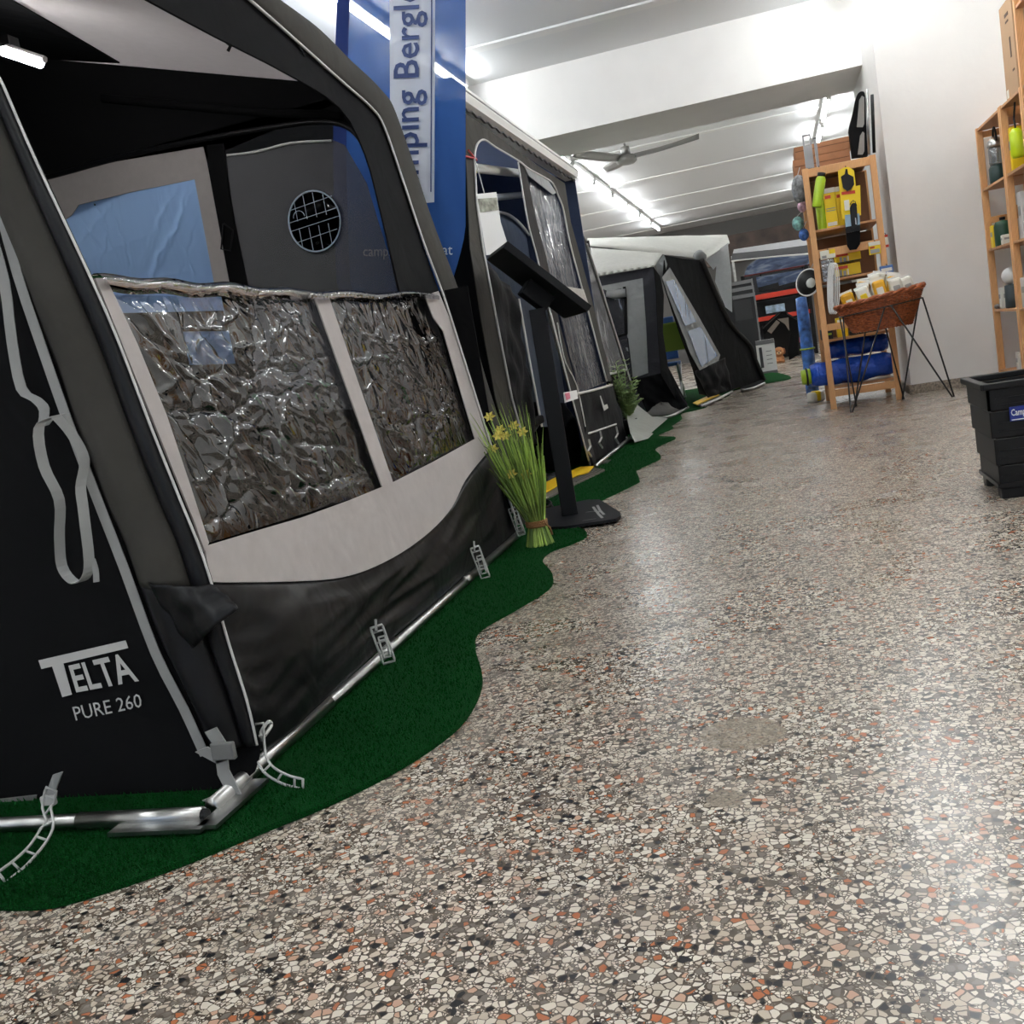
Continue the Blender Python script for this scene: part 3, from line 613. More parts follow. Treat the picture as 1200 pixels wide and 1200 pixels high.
# ================================================================== FLAG BANNER
k = NT('flag_cloth'); M_FLAG = k.m; MATS['flag'] = k.m
def clothlike(c, tr=.35, see=.22):
    k = NT('flag_%d' % c[0]); k.b.inputs['Base Color'].default_value = lin(c); k.b.inputs['Roughness'].default_value = .6; k.b.inputs['Specular IOR Level'].default_value = .2
    nz = k.n('ShaderNodeTexNoise', Scale=2.0, Detail=2.0); k.l(k.coord((2.5, 1, .5)), nz.inputs['Vector']); k.bump(nz.outputs['Fac'], .5, .1)
    t = k.n('ShaderNodeBsdfTranslucent'); t.inputs[0].default_value = lin(c); m1 = k.n('ShaderNodeMixShader'); m1.inputs[0].default_value = tr
    k.l(k.b.outputs[0], m1.inputs[1]); k.l(t.outputs[0], m1.inputs[2])
    tp = k.n('ShaderNodeBsdfTransparent'); m2 = k.n('ShaderNodeMixShader'); m2.inputs[0].default_value = see
    k.l(m1.outputs[0], m2.inputs[1]); k.l(tp.outputs[0], m2.inputs[2]); k.l(m2.outputs[0], k.out.inputs[0]); return k.m
M_FLAG = clothlike((48, 90, 158), .35, .10); M_FLAGD = clothlike((28, 48, 105), .2, .0); M_FLAGW = clothlike((226, 230, 236), .3, .02)
FY = 4.55
flag = thing('beach_flag', 'tall blue advertising flag with white lettering standing behind the near awning', 'flag', (-1.75, FY, TF))
def flag_pt(x, y, dy=0):
    p = at(x, y, FY); p.y += .035*math.sin((x-400)/24.0)*(.4+.6*min(1, max(0, (y+60)/400.0))) + dy; return p
fl_l = lambda y: 397-4*math.sin(max(0, min(1, y/340.0))*math.pi) + max(0, y-330)*.25
def fl_r(y):
    return 546.0 if y < 270 else 546-(y-270)*.17-((y-270)/120.0)**2*16
def flagf(u, v):
    y = -110+v*600; l, r = fl_l(y), fl_r(y); return flag_pt(l+(r-l)*u, y)
MB().grid(flagf, 28, 40).build('flag_cloth', M_FLAG, flag, smooth=True)
MB().grid(lambda u, v: flag_pt(fl_l(-110+600*v)-1+14*u, -110+600*v, -.006), 2, 30).build('mast_sleeve', M_FLAGD, flag, smooth=True)
MB().tube([flag_pt(fl_l(y)+4, y, .012) for y in range(-110, 491, 30)]+[V((-1.62, FY, .05))], .009, 8).build('mast', M_BLACKPL, flag, smooth=True)
MB().box((-1.62, FY, TF+.02), (.34, .34, .04)).build('base', M_BLACKPL, flag, bev=.01)
def flatflag(poly, m, name, dy=-.008):
    # finely split so that the print follows the cloth
    return poly
MB().grid(lambda u, v: flag_pt(456+56*u, -110+v*(350-4*abs(u-.5)), -.007), 12, 30).build('white_field', M_FLAGW, flag, smooth=True)
M_INK = mat('blue_ink', (24, 50, 104), .6)
def flagtext(txt, bl, br, tl, tr, m, bold):
    o = text_mesh(txt, at(*bl, FY), at(*br, FY), at(*tl, FY), at(*tr, FY), m, flag, bold=bold)
    off = OFF[flag.name]
    for v in o.data.vertices:
        p = v.co+off; d = p-CPOS
        sx = 600+FPX*d.dot(cr)/d.dot(cf); sy = 600-FPX*d.dot(cu)/d.dot(cf)
        v.co.y += flag_pt(sx, sy).y-FY-.013
flagtext('Camping Bergler', (504, 252), (504, -34), (461, 252), (461, -34), M_INK, .012)
MB().tube([flag_pt(508.5, y, -.013) for y in range(-110, 233, 12)], .003, 5).build('underline', M_INK, flag)
flagtext('camping-bergler.at', (424, 304), (533, 303), (424, 288), (533, 287), M_FLAGW, .0)

# ================================================================== TALL AWNING behind the flag
P2 = ((-1.27, 5, 0), (1, 0, .05)); P2o = ((-1.262, 5, 0), (1, 0, .05)); P2i = ((-1.29, 5, 0), (1, 0, .05))
N2 = V(P2[1]).normalized()
tB = thing('awning_tent', 'tall charcoal awning tent with an open arched doorway and white cassette rail', 'awning tent', (-2.2, 6.45, TF))
arch = curve2([(556, 186), (557.3, 174.7), (561, 166.7), (568, 164), (580, 172), (607, 188), (620, 198), (643, 210.7), (650, 219), (654, 229), (660, 245), (668, 285), (684, 345), (711, 447)], 4)
panel('front_panel', P2, [(546, 133), (590, 164), (633, 196), (662, 215), (669, 260), (691, 340), (717, 446)] + list(reversed(arch)) + [(546, 186)], M_OLIVE, tB, label='charcoal panel over the doorway')
strip = [(556, 186), (559, 240), (566, 290), (583, 380), (600, 467), (626, 560), (641, 602)]; stripl = [(622, 608), (606, 560), (581, 467), (565, 380), (551, 290), (546.5, 186)]
panel('door_post', P2, strip + stripl, M_OLIVE, tB)
MB().tube(WP(P2o, list(reversed(strip))[:-1] + arch), .006, 6).build('piping', M_PIPE, tB, smooth=True, label='white piping round the doorway')
panel('door_post', P2, [(607, 189), (615, 193), (629, 260), (640, 300), (656, 380), (680, 468), (700, 545), (692, 548), (670, 470), (645, 380), (629, 300), (618.5, 260)], M_CHARCOAL, tB)
MB().tube(WP(P2o, curve2([(607, 190), (618.5, 260), (629, 300), (645, 367), (668, 457), (690, 540)], 4)), .006, 6).build('piping', M_PIPE, tB, smooth=True)
# clear side window with vertical creases
q = WP(P2i, [(614, 195), (651, 221), (711, 448), (678, 460)])
def w2(u, v):
    p = q[0].lerp(q[1], u).lerp(q[3].lerp(q[2], u), v); return p + N2*(.010*noise.noise(V((p.y*9, p.z*.8, 1)))+.006*noise.noise(V((p.y*28, p.z*1.5, 5))))
MB().grid(w2, 60, 40).build('window_film', M_STREAK_VINYL, tB, smooth=True, label='creased clear side window')
panel('window_top_hem', P2o, [(615, 196), (643, 212), (652, 226), (648, 228), (620, 206)], M_MIDGREY, tB)
panel('window_flap', P2o, [(660, 335), (684, 339), (691, 360), (680, 356)], fabric('pale_cloth', (176, 172, 166), .7, .3), tB, label='pale folded tab at the window edge')
MB().tube(WP(P2o, [(677, 461.5), (696, 457), (717, 451)]), .009, 6).build('window_hem', M_PIPE, tB, smooth=True)
sk = WP(P2, [(677, 462), (717, 451), (737, 517), (693, 546)])
MB().grid(lambda u, v: (lambda p: p+N2*.02*noise.noise(V((p.y*3, p.z*6, 0))))(sk[0].lerp(sk[1], u).lerp(sk[3].lerp(sk[2], u), v)), 24, 20).build('mud_skirt', M_SKIRTPVC, tB, smooth=True, thick=.003, label='shiny black skirt below the window')
panel('lettering', ((-1.245, 5, 0), (1, 0, .05)), [(703, 464), (704, 463.5), (708, 475), (711.5, 473.5), (713, 478), (708, 481.5)], M_PRINT, tB, th=.001)
MB().tube(WP(P2o, [(690, 508), (705, 503), (722, 497)]), .007, 6).build('skirt_hem', M_PIPE, tB)
# cassette rail along the top
rl = V((-1.375, 4.92, 2.075)); L2 = 3.03
prof = [(0, -.04), (.035, -.03), (.05, 0), (.045, .035), (.02, .06), (-.05, .065), (-.06, -.04)]
MB().prism([rl+V((x, 0, z)) for x, z in prof], (0, L2, 0)).build('cassette_rail', mat('cream_enamel', (245, 245, 242), .35), tB, label='white cassette rail along the top')
MB().tube([rl+V((.048, .0, .012)), rl+V((.048, L2, .012))], .005, 6).build('rail_groove', M_STEEL, tB)
sc_ = [rl+V((.012, L2*i/40, -.045-.012*(i % 2))) for i in range(41)]
MB().tube(sc_, .006, 5).build('welt_cord', M_BLACKPL, tB)
# body: roof, walls
MB().prism([V((-1.36, 4.95, 2.04)), V((-1.36, 7.94, 2.04)), V((-3.22, 7.94, 2.62)), V((-3.22, 4.95, 2.62))], (0, 0, .008)).build('roof', fabric('pale_roof_cloth', (150, 158, 176), .8, .3, trl=.55), tB)
MB().prism([V((-1.36, 4.955, .02)), V((-1.36, 4.955, 2.04)), V((-3.22, 4.955, 2.62)), V((-3.22, 4.955, .02))], (0, .01, 0)).build('near_side_wall', M_BLACKCLOTH, tB)
MB().prism([V((-1.36, 7.93, .02)), V((-1.36, 7.93, 2.04)), V((-3.22, 7.93, 2.62)), V((-3.22, 7.93, .02))], (0, .01, 0)).build('far_side_wall', M_NAVY, tB)
MB().box((-3.225, 6.44, 1.32), (.01, 2.96, 2.6)).build('rear_wall', M_NAVY, tB)
PI = PX(-1.50)
MB().tube([W1(PI, 549, 196), W1(PI, 609, 203)], .026, 10).build('roof_pole', M_WHITE, tB, smooth=True, label='white roof pole inside')
MB().tube(WP(PI, [(545, 240), (575, 232), (615, 228)]), .02, 8).build('roof_pole', mat('grey_pole', (120, 125, 135), .4), tB, smooth=True)
panel('inner_curtain', PX(-1.80), curve2([(545, 260), (586, 249), (598, 253), (612, 265), (626, 286), (639, 318), (655, 380)], 3) + [(650, 480), (560, 480)], M_BLUEGREY, tB, label='blue grey inner curtain with a round top')
MB().tube(WP(PX(-1.78), curve2([(575, 248), (586, 249), (598, 253), (612, 265), (626, 286), (640, 320), (656, 382)], 4)), .011, 6).build('piping', M_PIPE, tB, smooth=True)
def dc(u, v):
    a, b, c, d = (W1(PX(-1.42), *p) for p in ((566, 300), (607, 350), (631, 520), (605, 520))); p = a.lerp(b, u).lerp(d.lerp(c, u), v); p.x += .03*noise.noise(V((u*5, v*6, 2))); return p
MB().grid(dc, 16, 24).build('door_curtain', M_SKIRTPVC, tB, smooth=True, thick=.003, label='black creased door curtain')
panel('door_curtain', PX(-1.5), [(608, 352), (646, 362), (668, 500), (636, 500), (622, 430)], M_BLUEGREY, tB, label='blue grey door curtain')
MB().tube(WP(PX(-1.48), [(608, 350), (622, 430), (635, 500)]), .008, 6).build('piping', M_PIPE, tB)
MB().tube(WP(P2o, curve2([(653, 378), (657, 400), (663, 425), (676, 452), (686, 500)], 3)), .004, 5).build('guy_cord', M_PIPE, tB)
for (x, y) in ((690, 515), (703, 505), (722, 500), (734, 512)):
    MB().tube(WP(((-1.235, 5, 0), (1, 0, .05)), [(x, y), (x+2, y+8), (x-1, y+14), (x+3, y+20)]), .007, 5).build('rubber_ladder', M_RUBBER, tB)
tie = MB()
for (a, b) in (((545, 183), (558, 186)), ((549, 176), (557, 186)), ((552, 180), (559, 188))): tie.tube([W1(P2o, *a), W1(P2o, *b)], .005, 5)
tie.build('red_tie', mat('red_cord', (170, 40, 36), .6), tB)
fr2 = thing('steel_ground_frame', 'thin steel pole lying along the foot of the tall charcoal awning', 'pole frame', (-1.25, 7, TF))
MB().tube([(-1.232, 6.35, TF+.017), (-1.232, 8.0, TF+.017)], .0155, 10).build('front_pole', M_STEEL, fr2, smooth=True)
MB().box((-1.225, 6.62, TF+.004), (.06, .16, .006)).build('corner_plate', M_STEEL, fr2)
# price placard on a string
PC = ((-1.24, 5, 0), (1, -.45, .05))
pc = thing('price_placard', 'white price placard with a small photo hanging on a string in the arched doorway', 'placard', W1(PC, 575, 262))
panel('card', PC, [(558, 227.5), (581.7, 225), (586.7, 260), (594, 283), (584, 297), (570, 299)], mat('white_card', (228, 228, 226), .6), pc, th=.004)
panel('photo', ((-1.236, 5, 0), (1, -.45, .05)), [(560, 233), (582, 231.5), (584.5, 246), (563, 249)], mat('landscape_print', (132, 134, 122), .5, vary=.35, vscale=30), pc, th=.001, label='small grey-green photo')
MB().tube(WP(PC, [(556, 186), (562, 206), (567.5, 227)]), .003, 5).build('string', M_PIPE, pc)
pk = thing('price_card', 'small pink and white card clipped in the doorway of the tall charcoal awning', 'card', W1(P2, 669, 464))
panel('card', ((-1.23, 5, 0), (1, -.3, .05)), [(660.5, 460), (676, 457), (677.5, 467), (662, 472)], mat('white_card', (228, 228, 226), .6), pk, th=.003)
MB().tube(WP(P2o, [(646, 367), (657, 412), (669, 459)]), .003, 5).build('string', M_PIPE, pk)
panel('print', ((-1.226, 5, 0), (1, -.3, .05)), [(662, 461), (667.5, 460), (668.5, 467), (664, 469)], mat('pink_print', (205, 120, 140), .6), pk, th=.001)
# things in the doorway
bench = thing('folding_stool', 'black folding stool with crossed legs inside the tall charcoal awning', 'stool', (-1.62, 5.75, TF))
MB().box((-1.62, 5.75, .40), (.40, .40, .05)).build('seat', M_BLACKCLOTH, bench, bev=.012)
for s in (-1, 1):
    MB().tube([(-1.62+s*.17, 5.58, TF+.025), (-1.62-s*.17, 5.58, .38)], .011, 8).build('leg', mat('dark_metal', (60, 62, 66), .35, metal=.8), bench, smooth=True)
    MB().tube([(-1.62+s*.17, 5.92, TF+.025), (-1.62-s*.17, 5.92, .38)], .011, 8).build('leg', MATS['dark_metal'], bench, smooth=True)
bag = MB().lathe([(.02, 0), (.20, .0), (.23, .1), (.22, .3), (.16, .42), (.05, .46), (.0, .46)], (-1.62, 6.75, TF), 18).build('duffel_bag', M_SKIRTPVC, smooth=True, loc=(-1.62, 6.75, TF))
tag(bag, 'black bulging bag on the floor inside the tall charcoal awning', 'bag')
matx = thing('rubber_mat', 'black rubber doormat with rows of slots in the awning doorway', 'mat', (-1.6, 5.75, TF))
MB().box((-1.70, 5.72, TF+.006), (.68, 1.30, .012)).build('sheet', M_BLACKPL, matx)
slot = None
for i in range(8):
    for j in range(18):
        c = (-1.40-.085*i, 5.12+.07*j+(.035 if i % 2 else 0), TF+.0125)
        if slot is None: slot = MB().box(c, (.055, .03, .002)).build('slot', mat('slot_grey', (96, 98, 104), .6), matx); s0 = V(c)
        else:
            o = slot.copy(); COL.objects.link(o); o.location = V(c)-s0; o.parent = matx
ramp = thing('threshold_ramp', 'grey ribbed threshold ramp with a yellow warning edge at the tall awning', 'ramp', (-1.2, 5.85, TF))
rp = [W1(PZ(TF), *p) for p in ((632, 590), (680, 566), (709, 552), (692, 549), (634, 577))]
MB().prism(rp, (0, 0, .010)).build('plate', mat('ramp_grey', (112, 106, 98), .6), ramp)
for i in range(5):
    a = rp[1].lerp(rp[4], .1+.18*i); b = rp[2].lerp(rp[3], .1+.18*i); MB().tube([a+V((0, 0, .011)), b+V((0, 0, .011))], .005, 4).build('rib', mat('rib_dark', (70, 66, 62), .6), ramp)
yl = [W1(PZ(.03), *p) for p in ((632, 582), (650, 572), (658, 566), (676, 558), (690, 554), (696, 547), (680, 548), (660, 556), (634, 569))]
MB().prism(yl, (0, 0, .006)).build('warning_edge', mat('yellow_paint', (235, 190, 20), .5), ramp, label='worn yellow warning edge')

# ================================================================== LECTERN SIGN STAND
le = thing('sign_stand', 'black metal sign stand with a tilted tray on a square column', 'sign stand', (-1.03, 4.68, TF))
M_IRON = mat('dark_iron', (22, 23, 26), .5, spec=.2)
bp_ = [W1(PZ(TF), *p) for p in ((636, 621), (662, 620), (722, 611), (728, 607), (727, 603), (703, 588), (690, 588), (640, 598))]
MB().prism(bp_, (0, 0, .012)).build('base_plate', M_IRON, le)
kk = MB()
for ln in ([(695, 594), (698, 598), (702, 603), (706, 607)], [(700, 592), (703, 598), (708, 603)], [(688, 600), (697, 599), (704, 600)], [(684, 610), (690, 609), (697, 608)]):
    kk.ribbon([W1(PZ(TF+.0135), *p) for p in ln], (1, .4, 0), .012, .001)
kk.build('base_print', mat('faded_white_print', (150, 150, 148), .6), le, label='faded white print on the base plate')
rotc = Matrix.Rotation(math.radians(12), 3, 'Z')
cb = W1(PZ(.024), 668, 602)
MB().box((cb.x, cb.y, .50), (.075, .085, .955), rotc).build('column', M_IRON, le, bev=.004)
hc = V((-1.044, 4.65, 1.093)); tpsi, tth = .458, .786; sl = V((math.cos(tpsi)*math.cos(tth), math.sin(tpsi)*math.cos(tth), -math.sin(tth))); wy = V((-math.sin(tpsi), math.cos(tpsi), 0)); nn = sl.cross(wy)
Rm = Matrix((sl, wy, nn)).transposed()
MB().box(hc, (.465, .409, .018), Rm).build('tray', M_IRON, le, bev=.003)
for (dx, dy, sx, sy) in ((-.225, 0, .015, .409), (.225, 0, .015, .409), (0, -.197, .465, .015), (0, .197, .465, .015)):
    MB().box(hc+sl*dx+wy*dy+nn*.01, (sx, sy, .03), Rm).build('tray_rim', M_IRON, le)
MB().box(hc-nn*.045+sl*.03, (.14, .10, .08), Rm).build('tilt_bracket', M_IRON, le, bev=.006)
MB().box(hc+nn*.012, (.42, .36, .006), Rm).build('notice', mat('white_card', (228, 228, 226), .6), le)
cbk = MB().tube([W1(PZ(TF+.008), *p) for p in curve2([(622, 596), (628, 589), (640, 586), (646, 590), (638, 595), (628, 593), (634, 588), (645, 591), (648, 595)], 4)], .006, 6).build('power_cable', M_BLACKPL, loc=(-1.2, 4.8, TF))
tag(cbk, 'coiled black cable on the turf behind the sign stand', 'cable')

# ================================================================== ARTIFICIAL PLANTS
def rnd(a, b): return a+(b-a)*random.random()
def blade(k, base, tip, bend, w):
    n = 6; mid = base.lerp(tip, .55)+bend; pts = []
    for i in range(n+1):
        t = i/n; pts.append((base*(1-t)**2 + mid*2*t*(1-t) + tip*t*t, w*(1-t*.85)))
    sd = (tip-base).cross(V((rnd(-1, 1), rnd(-1, 1), .2))).normalized()
    vs = []
    for p, ww in pts: vs += [p-sd*ww, p+sd*ww]
    k.add(vs, [(2*i, 2*i+1, 2*i+3, 2*i+2) for i in range(n)])
M_STEM = mat('grass_green', (146, 172, 78), .55, vary=.25, vscale=9); M_STEM2 = mat('olive_green', (92, 118, 48), .55, vary=.25, vscale=9)
M_FLOWER = mat('yellow_petal', (222, 206, 104), .6); M_TWINE = mat('jute_twine', (150, 108, 66), .9, bump=(200, 1, .01))
def grass_bunch(base, H, lean, label, nb, flowers, stem=M_STEM, spread=.135):
    t = thing('grass_bunch', label, 'artificial plant', base); base = V(base)
    k1, k2 = MB(), MB()
    for i in range(nb):
        a = rnd(0, 2*math.pi); r = math.sqrt(random.random())
        b = base+V((.058*r*math.cos(a), .058*r*math.sin(a), 0)); w = base+V((.034*r*math.cos(a), .034*r*math.sin(a), .09))
        h = H*rnd(.55, 1.0); tp = base+V((spread*r*math.cos(a), spread*r*math.sin(a), h))+V(lean)*(h/H)*rnd(.4, 1.3)
        k = k1 if i % 3 else k2
        k.tube([b, w, w.lerp(tp, .35)+V((.01*math.cos(a), .01*math.sin(a), .02)), w.lerp(tp, .7)], [.0042, .0032, .003, .0022], 5)
        blade(k, w.lerp(tp, .3), tp, V((rnd(-.02, .02), rnd(-.02, .02), .04)), .0035)
    k1.build('stems', stem, t)['kind'] = 'stuff'; k2.build('blades', M_STEM2, t)['kind'] = 'stuff'
    tw = MB()
    for j in range(3): tw.tube([base+V((.041*math.cos(x*math.pi/10), .041*math.sin(x*math.pi/10), .082+.008*j)) for x in range(20)], .006, 5, True)
    tw.tube([base+V((.04, -.02, .09)), base+V((.06, -.03, .07)), base+V((.065, -.03, .04))], .004, 5)
    tw.build('twine', M_TWINE, t, smooth=True)
    for (dx, dy, z) in flowers:
        c = base+V((dx, dy, z)); f = MB()
        for j in range(6):
            a = j*math.pi/3; d = V((math.cos(a), .3*math.sin(a), math.sin(a)*.8)); s = d.cross(V((0, 1, .2))).normalized()
            f.add([c, c+d*.014+s*.007-V((0, .006, 0)), c+d*.027-V((0, .002, 0)), c+d*.014-s*.007-V((0, .006, 0))], [(0, 1, 2, 3)])
        f.build('flower', M_FLOWER, t); kst = MB(); kst.tube([base+V((dx*.25, dy*.25, .1)), base+V((dx*.6, dy*.6, z*.6)), c], .003, 5); kst.build('flower_stem', M_STEM, t)
    return t
g0 = W1(PZ(TF), 633, 638)
grass_bunch(g0, .60, (-.10, 0, 0), 'bunch of green artificial grass with yellow flowers tied with twine beside the sign stand', 130,
            [(-.115, -.02, .55), (-.09, .01, .49), (-.06, -.03, .465), (-.02, -.02, .50), (-.12, -.03, .42), (-.055, -.05, .31), (.0, -.04, .30), (-.09, -.03, .47), (.01, -.02, .47)])
g1 = W1(PZ(TF), 866, 455)
grass_bunch(g1, .62, (-.06, 0, 0), 'bunch of olive artificial grass standing in front of the cream-roofed awning', 60, [(-.09, -.02, .58), (.0, -.02, .52), (.03, -.02, .40)], M_STEM2, .08)
fb = W1(PZ(TF), 738, 508)
fern = thing('fern_plant', 'bushy pale green artificial fern in a black pot at the corner of the tall awning', 'artificial plant', fb)
MB().lathe([(.06, 0), (.08, .12), (.075, .12), (.0, .11)], fb, 16).build('pot', M_BLACKPL, fern, smooth=True)
M_FERN = mat('fern_green', (138, 160, 104), .6, vary=.25, vscale=14)
for i in range(30):
    a = i*2.4; H = .12+.38*((i*7) % 11)/10; R_ = .06+.09*((i*5) % 7)/6; k = MB(); P = []
    b = fb+V((0, 0, .1)); tp = fb+V((R_*math.cos(a), R_*math.sin(a), .1+H)); md = fb+V((R_*.35*math.cos(a), R_*.35*math.sin(a), .1+H*.7))
    for j in range(9): t = j/8; P.append(b*(1-t)**2+md*2*t*(1-t)+tp*t*t)
    k.tube(P, .003, 4)
    sd = V((-math.sin(a), math.cos(a), 0))
    for j in range(2, 9):
        for s in (-1, 1):
            l = .10*(1-.06*j); d = (sd*s+V((math.cos(a)*.3, math.sin(a)*.3, .45))).normalized(); c = P[j]; n_ = d.cross(V((0, 0, 1))).normalized()*.017
            k.add([c, c+d*l*.5+n_, c+d*l, c+d*l*.5-n_], [(0, 1, 2, 3)])
    k.build('frond', M_FERN, fern)

# ================================================================== GREY ANNEX next to the tall awning
PA = ((-1.36, 8.3, 0), (1, 0, .07)); PAo = ((-1.352, 8.3, 0), (1, 0, .07))
tC = thing('annex_tent', 'narrow grey annex tent with a long milky window beside the tall charcoal awning', 'annex tent', (-1.7, 8.4, TF))
panel('front_frame', PA, [(670, 271), (684, 276), (688, 285), (706, 340), (741, 452), (742, 470), (735, 505), (729, 500), (716, 446), (690, 350), (672, 285)], M_CHARCOAL, tC)
panel('window_film', PAo, [(676, 289), (684.5, 287), (702, 340), (733, 434), (714, 438), (697, 375), (682, 325)], vinyl('milky_vinyl', scale=3, strength=.3, base=.1, edge=.4, milk=.62, milkc=(150, 150, 152)), tC, th=.001, label='milky grey window film')
MB().tube(WP(((-1.345, 8.3, 0), (1, 0, .07)), [(713.5, 438.5), (723, 436), (733, 433.5)]), .012, 6).build('window_hem', M_PIPE, tC)
MB().tube(WP(PAo, [(688, 286), (706, 341), (741, 453)]), .008, 6).build('piping', M_PIPE, tC)
MB().box((-2.2, 9.0, .85), (1.4, .01, 1.66)).build('far_side_wall', M_CHARCOAL, tC)
PGs = ((-1.10, 9, .02), (.55, 0, .8))
gs = thing('ground_sheet', 'pale grey ground sheet spilling onto the turf beside the annex tent', 'ground sheet', W1(PZ(TF), 755, 508))
gp = [(736, 462), (745, 473), (764, 488), (783, 490), (763, 507), (768, 509), (766, 512), (744, 518), (739, 508), (735, 490)]
panel('sheet', PGs, gp, fabric('ground_sheet_cloth', (158, 160, 152), .8, .5), gs, th=.006)

# ================================================================== CREAM-ROOFED AWNING
P3 = ((-1.06, 10.1, 0), (2.9, -.69, 0)); P3o = ((-1.048, 10.1, 0), (2.9, -.69, 0)); P3i = ((-1.30, 10.1, 0), (2.9, -.69, 0))
N3 = V(P3[1]).normalized()
tD = thing('awning_tent', 'dark awning tent with grey window panels and a broad cream roof', 'awning tent', (-1.4, 11.5, TF))
S3 = PY(10.1); S3o = PY(10.088); S3oo = PY(10.075)
panel('side_panel', S3, [(690, 326), (704, 324), (766, 312.5), (771, 340), (775, 400), (780, 440), (806, 474), (796, 485), (763, 490), (744, 470), (738, 446), (715, 400), (690, 380)], M_NAVYD if 'M_NAVYD' in globals() else fabric('dark_slate_cloth', (52, 52, 58), .75, .5), tD, label='dark side panel')
panel('grey_panel', S3o, [(700, 336), (753, 326), (757, 380), (759.5, 437), (741, 444), (736, 404), (735, 392), (733, 345), (728, 338), (712, 341)], M_MIDGREY, tD, label='plain grey panel of the side wall')
panel('window_film', S3o, [(711, 346), (732, 345), (734.5, 391), (723, 394), (708, 360)], M_TENT_VINYL, tD, th=.001)
panel('window_film', S3o, [(724, 400), (735, 397), (738, 428), (733, 430)], M_TENT_VINYL, tD, th=.001)
MB().tube(WP(PY(10.06), [(711, 343.5), (721, 345), (733, 343)]), [.035, .045, .04], 10).build('rolled_blind', M_MIDGREY, tD, smooth=True, label='rolled grey window blind')
MB().ribbon(WP(S3oo, [(731.5, 336), (733, 350), (734, 392)]), (1, 0, 0), .03).build('window_strap', M_BLACKCLOTH, tD)
MB().ribbon(WP(S3oo, [(724, 394.5), (735, 391.5)]), (0, 0, 1), .02).build('window_strap', M_BLACKCLOTH, tD)
MB().tube(WP(S3oo, [(735.5, 396), (739, 425), (741, 444)]), .006, 5).build('piping', M_BLACKPL, tD)
def tw_panel(name, pl__, c, m, amp, seed, nu=24, nv=24, label=None):
    a, b, cc, d = WP(pl__, c); n__ = V(pl__[1]).normalized()
    def fn(u, v):
        p = a.lerp(b, u).lerp(d.lerp(cc, u), v); return p+n__*amp*noise.noise(V((u*5, v*3, seed)))
    return MB().grid(fn, nu, nv).build(name, m, tD, smooth=True, thick=.004, label=label)
# lower skirt folds of the near corner
tw_panel('mud_skirt', PY(10.07), [(741, 445), (780, 436), (806, 477), (762, 491)], M_SKIRTPVC, .03, 3, label='black skirt at the near corner')
panel('corner_post', P3, [(766, 313), (774, 324), (778, 345), (777, 390), (783, 430), (806, 474), (798, 478), (775, 440), (771, 390), (769, 340)], M_BLACKCLOTH, tD)
# roof sheets
def sheet(pts, name, m, th=-.012, label=None): MB().prism([at(*p) for p in pts], (0, 0, th)).build(name, m, tD, label=label)
def roofgrid(c, name, nu=16, nv=6, sag=.02, label=None):
    a, b, cc, d = (at(*p) for p in c)
    MB().grid(lambda u, v: a.lerp(b, u).lerp(d.lerp(cc, u), v)+V((0, 0, sag*math.sin(math.pi*u)*math.sin(math.pi*v)+.006*noise.noise(V((u*8, v*4, 1))))), nu, nv).build(name, M_CREAM, tD, smooth=True, thick=.006, label=label)
roofgrid(((690, 290, 11.3), (777, 296.5, 11.1), (768, 310, 10.07), (690, 321, 10.07)), 'lower_roof', label='cream lower roof')
def val(u, v):
    p = at(690+77*u, 321-10.5*u+(3.5-2*u)*v*1.2, 10.06); p.y += .02*math.sin(u*60)*v; return p
MB().grid(val, 60, 3).build('valance', M_CREAM, tD, smooth=True, thick=.003, label='gathered cream edge of the lower roof')
panel('roof_end', PY(10.3), [(768, 310), (778, 298), (782, 310), (777, 330), (772, 325)], M_MIDGREY, tD)
roofgrid(((688, 279, 13.2), (852, 275, 14.4), (822, 303, 12.4), (690, 287.5, 11.35)), 'upper_roof', sag=.05, label='cream upper roof')
sheet(((852, 275, 14.4), (855, 284, 13.9), (825, 304, 12.4), (820, 301, 12.4)), 'roof_edge', M_CREAM)
MB().tube([at(818, 299, 12.4), at(822, 303, 12.35)], .07, 12).build('roof_corner', M_MIDGREY, tD, smooth=True)
panel('gable', PY(13.3), [(826, 304), (854, 284), (851, 298), (846, 304), (836, 316)], fabric('white_cloth', (222, 224, 226), .7, .3), tD, label='white gable triangle')
panel('rear_panel', PY(13.9), [(840, 306), (853, 286), (857, 320), (858, 366), (850, 360), (838, 330)], MATS['white_cloth'], tD, label='white panel behind the gable')
# dark front with an oblique window
fpoly = [(779, 299), (800, 303), (822, 305), (838, 343), (855, 378), (878, 404), (884, 420), (895, 445), (870, 453), (832, 464), (820, 462), (812, 432), (800, 400), (788, 365), (777, 330)]
panel('front_panel', P3, fpoly, M_BLACKCLOTH, tD, th=.006, label='black front panel')
panel('window_border', P3o, [(776, 325), (785, 313.5), (794, 328.7), (820, 373), (844, 416), (842, 423), (820, 434), (809, 414), (783, 346)], M_MIDGREY, tD, label='grey border of the oblique window')
P3w = ((-1.038, 10.1, 0), (2.9, -.69, 0))
bluev = vinyl('bluish_vinyl', (170, 195, 230), stretch=(1, 1, .3), scale=6, strength=.8, base=.25, edge=.5, milk=.6, milkc=(150, 178, 222))
panel('window_film', P3w, [(780, 330), (790, 327.5), (816, 377), (803, 382)], bluev, tD, th=.001); panel('window_film', P3w, [(806, 388), (821, 382.5), (841, 417), (822, 430)], bluev, tD, th=.001)
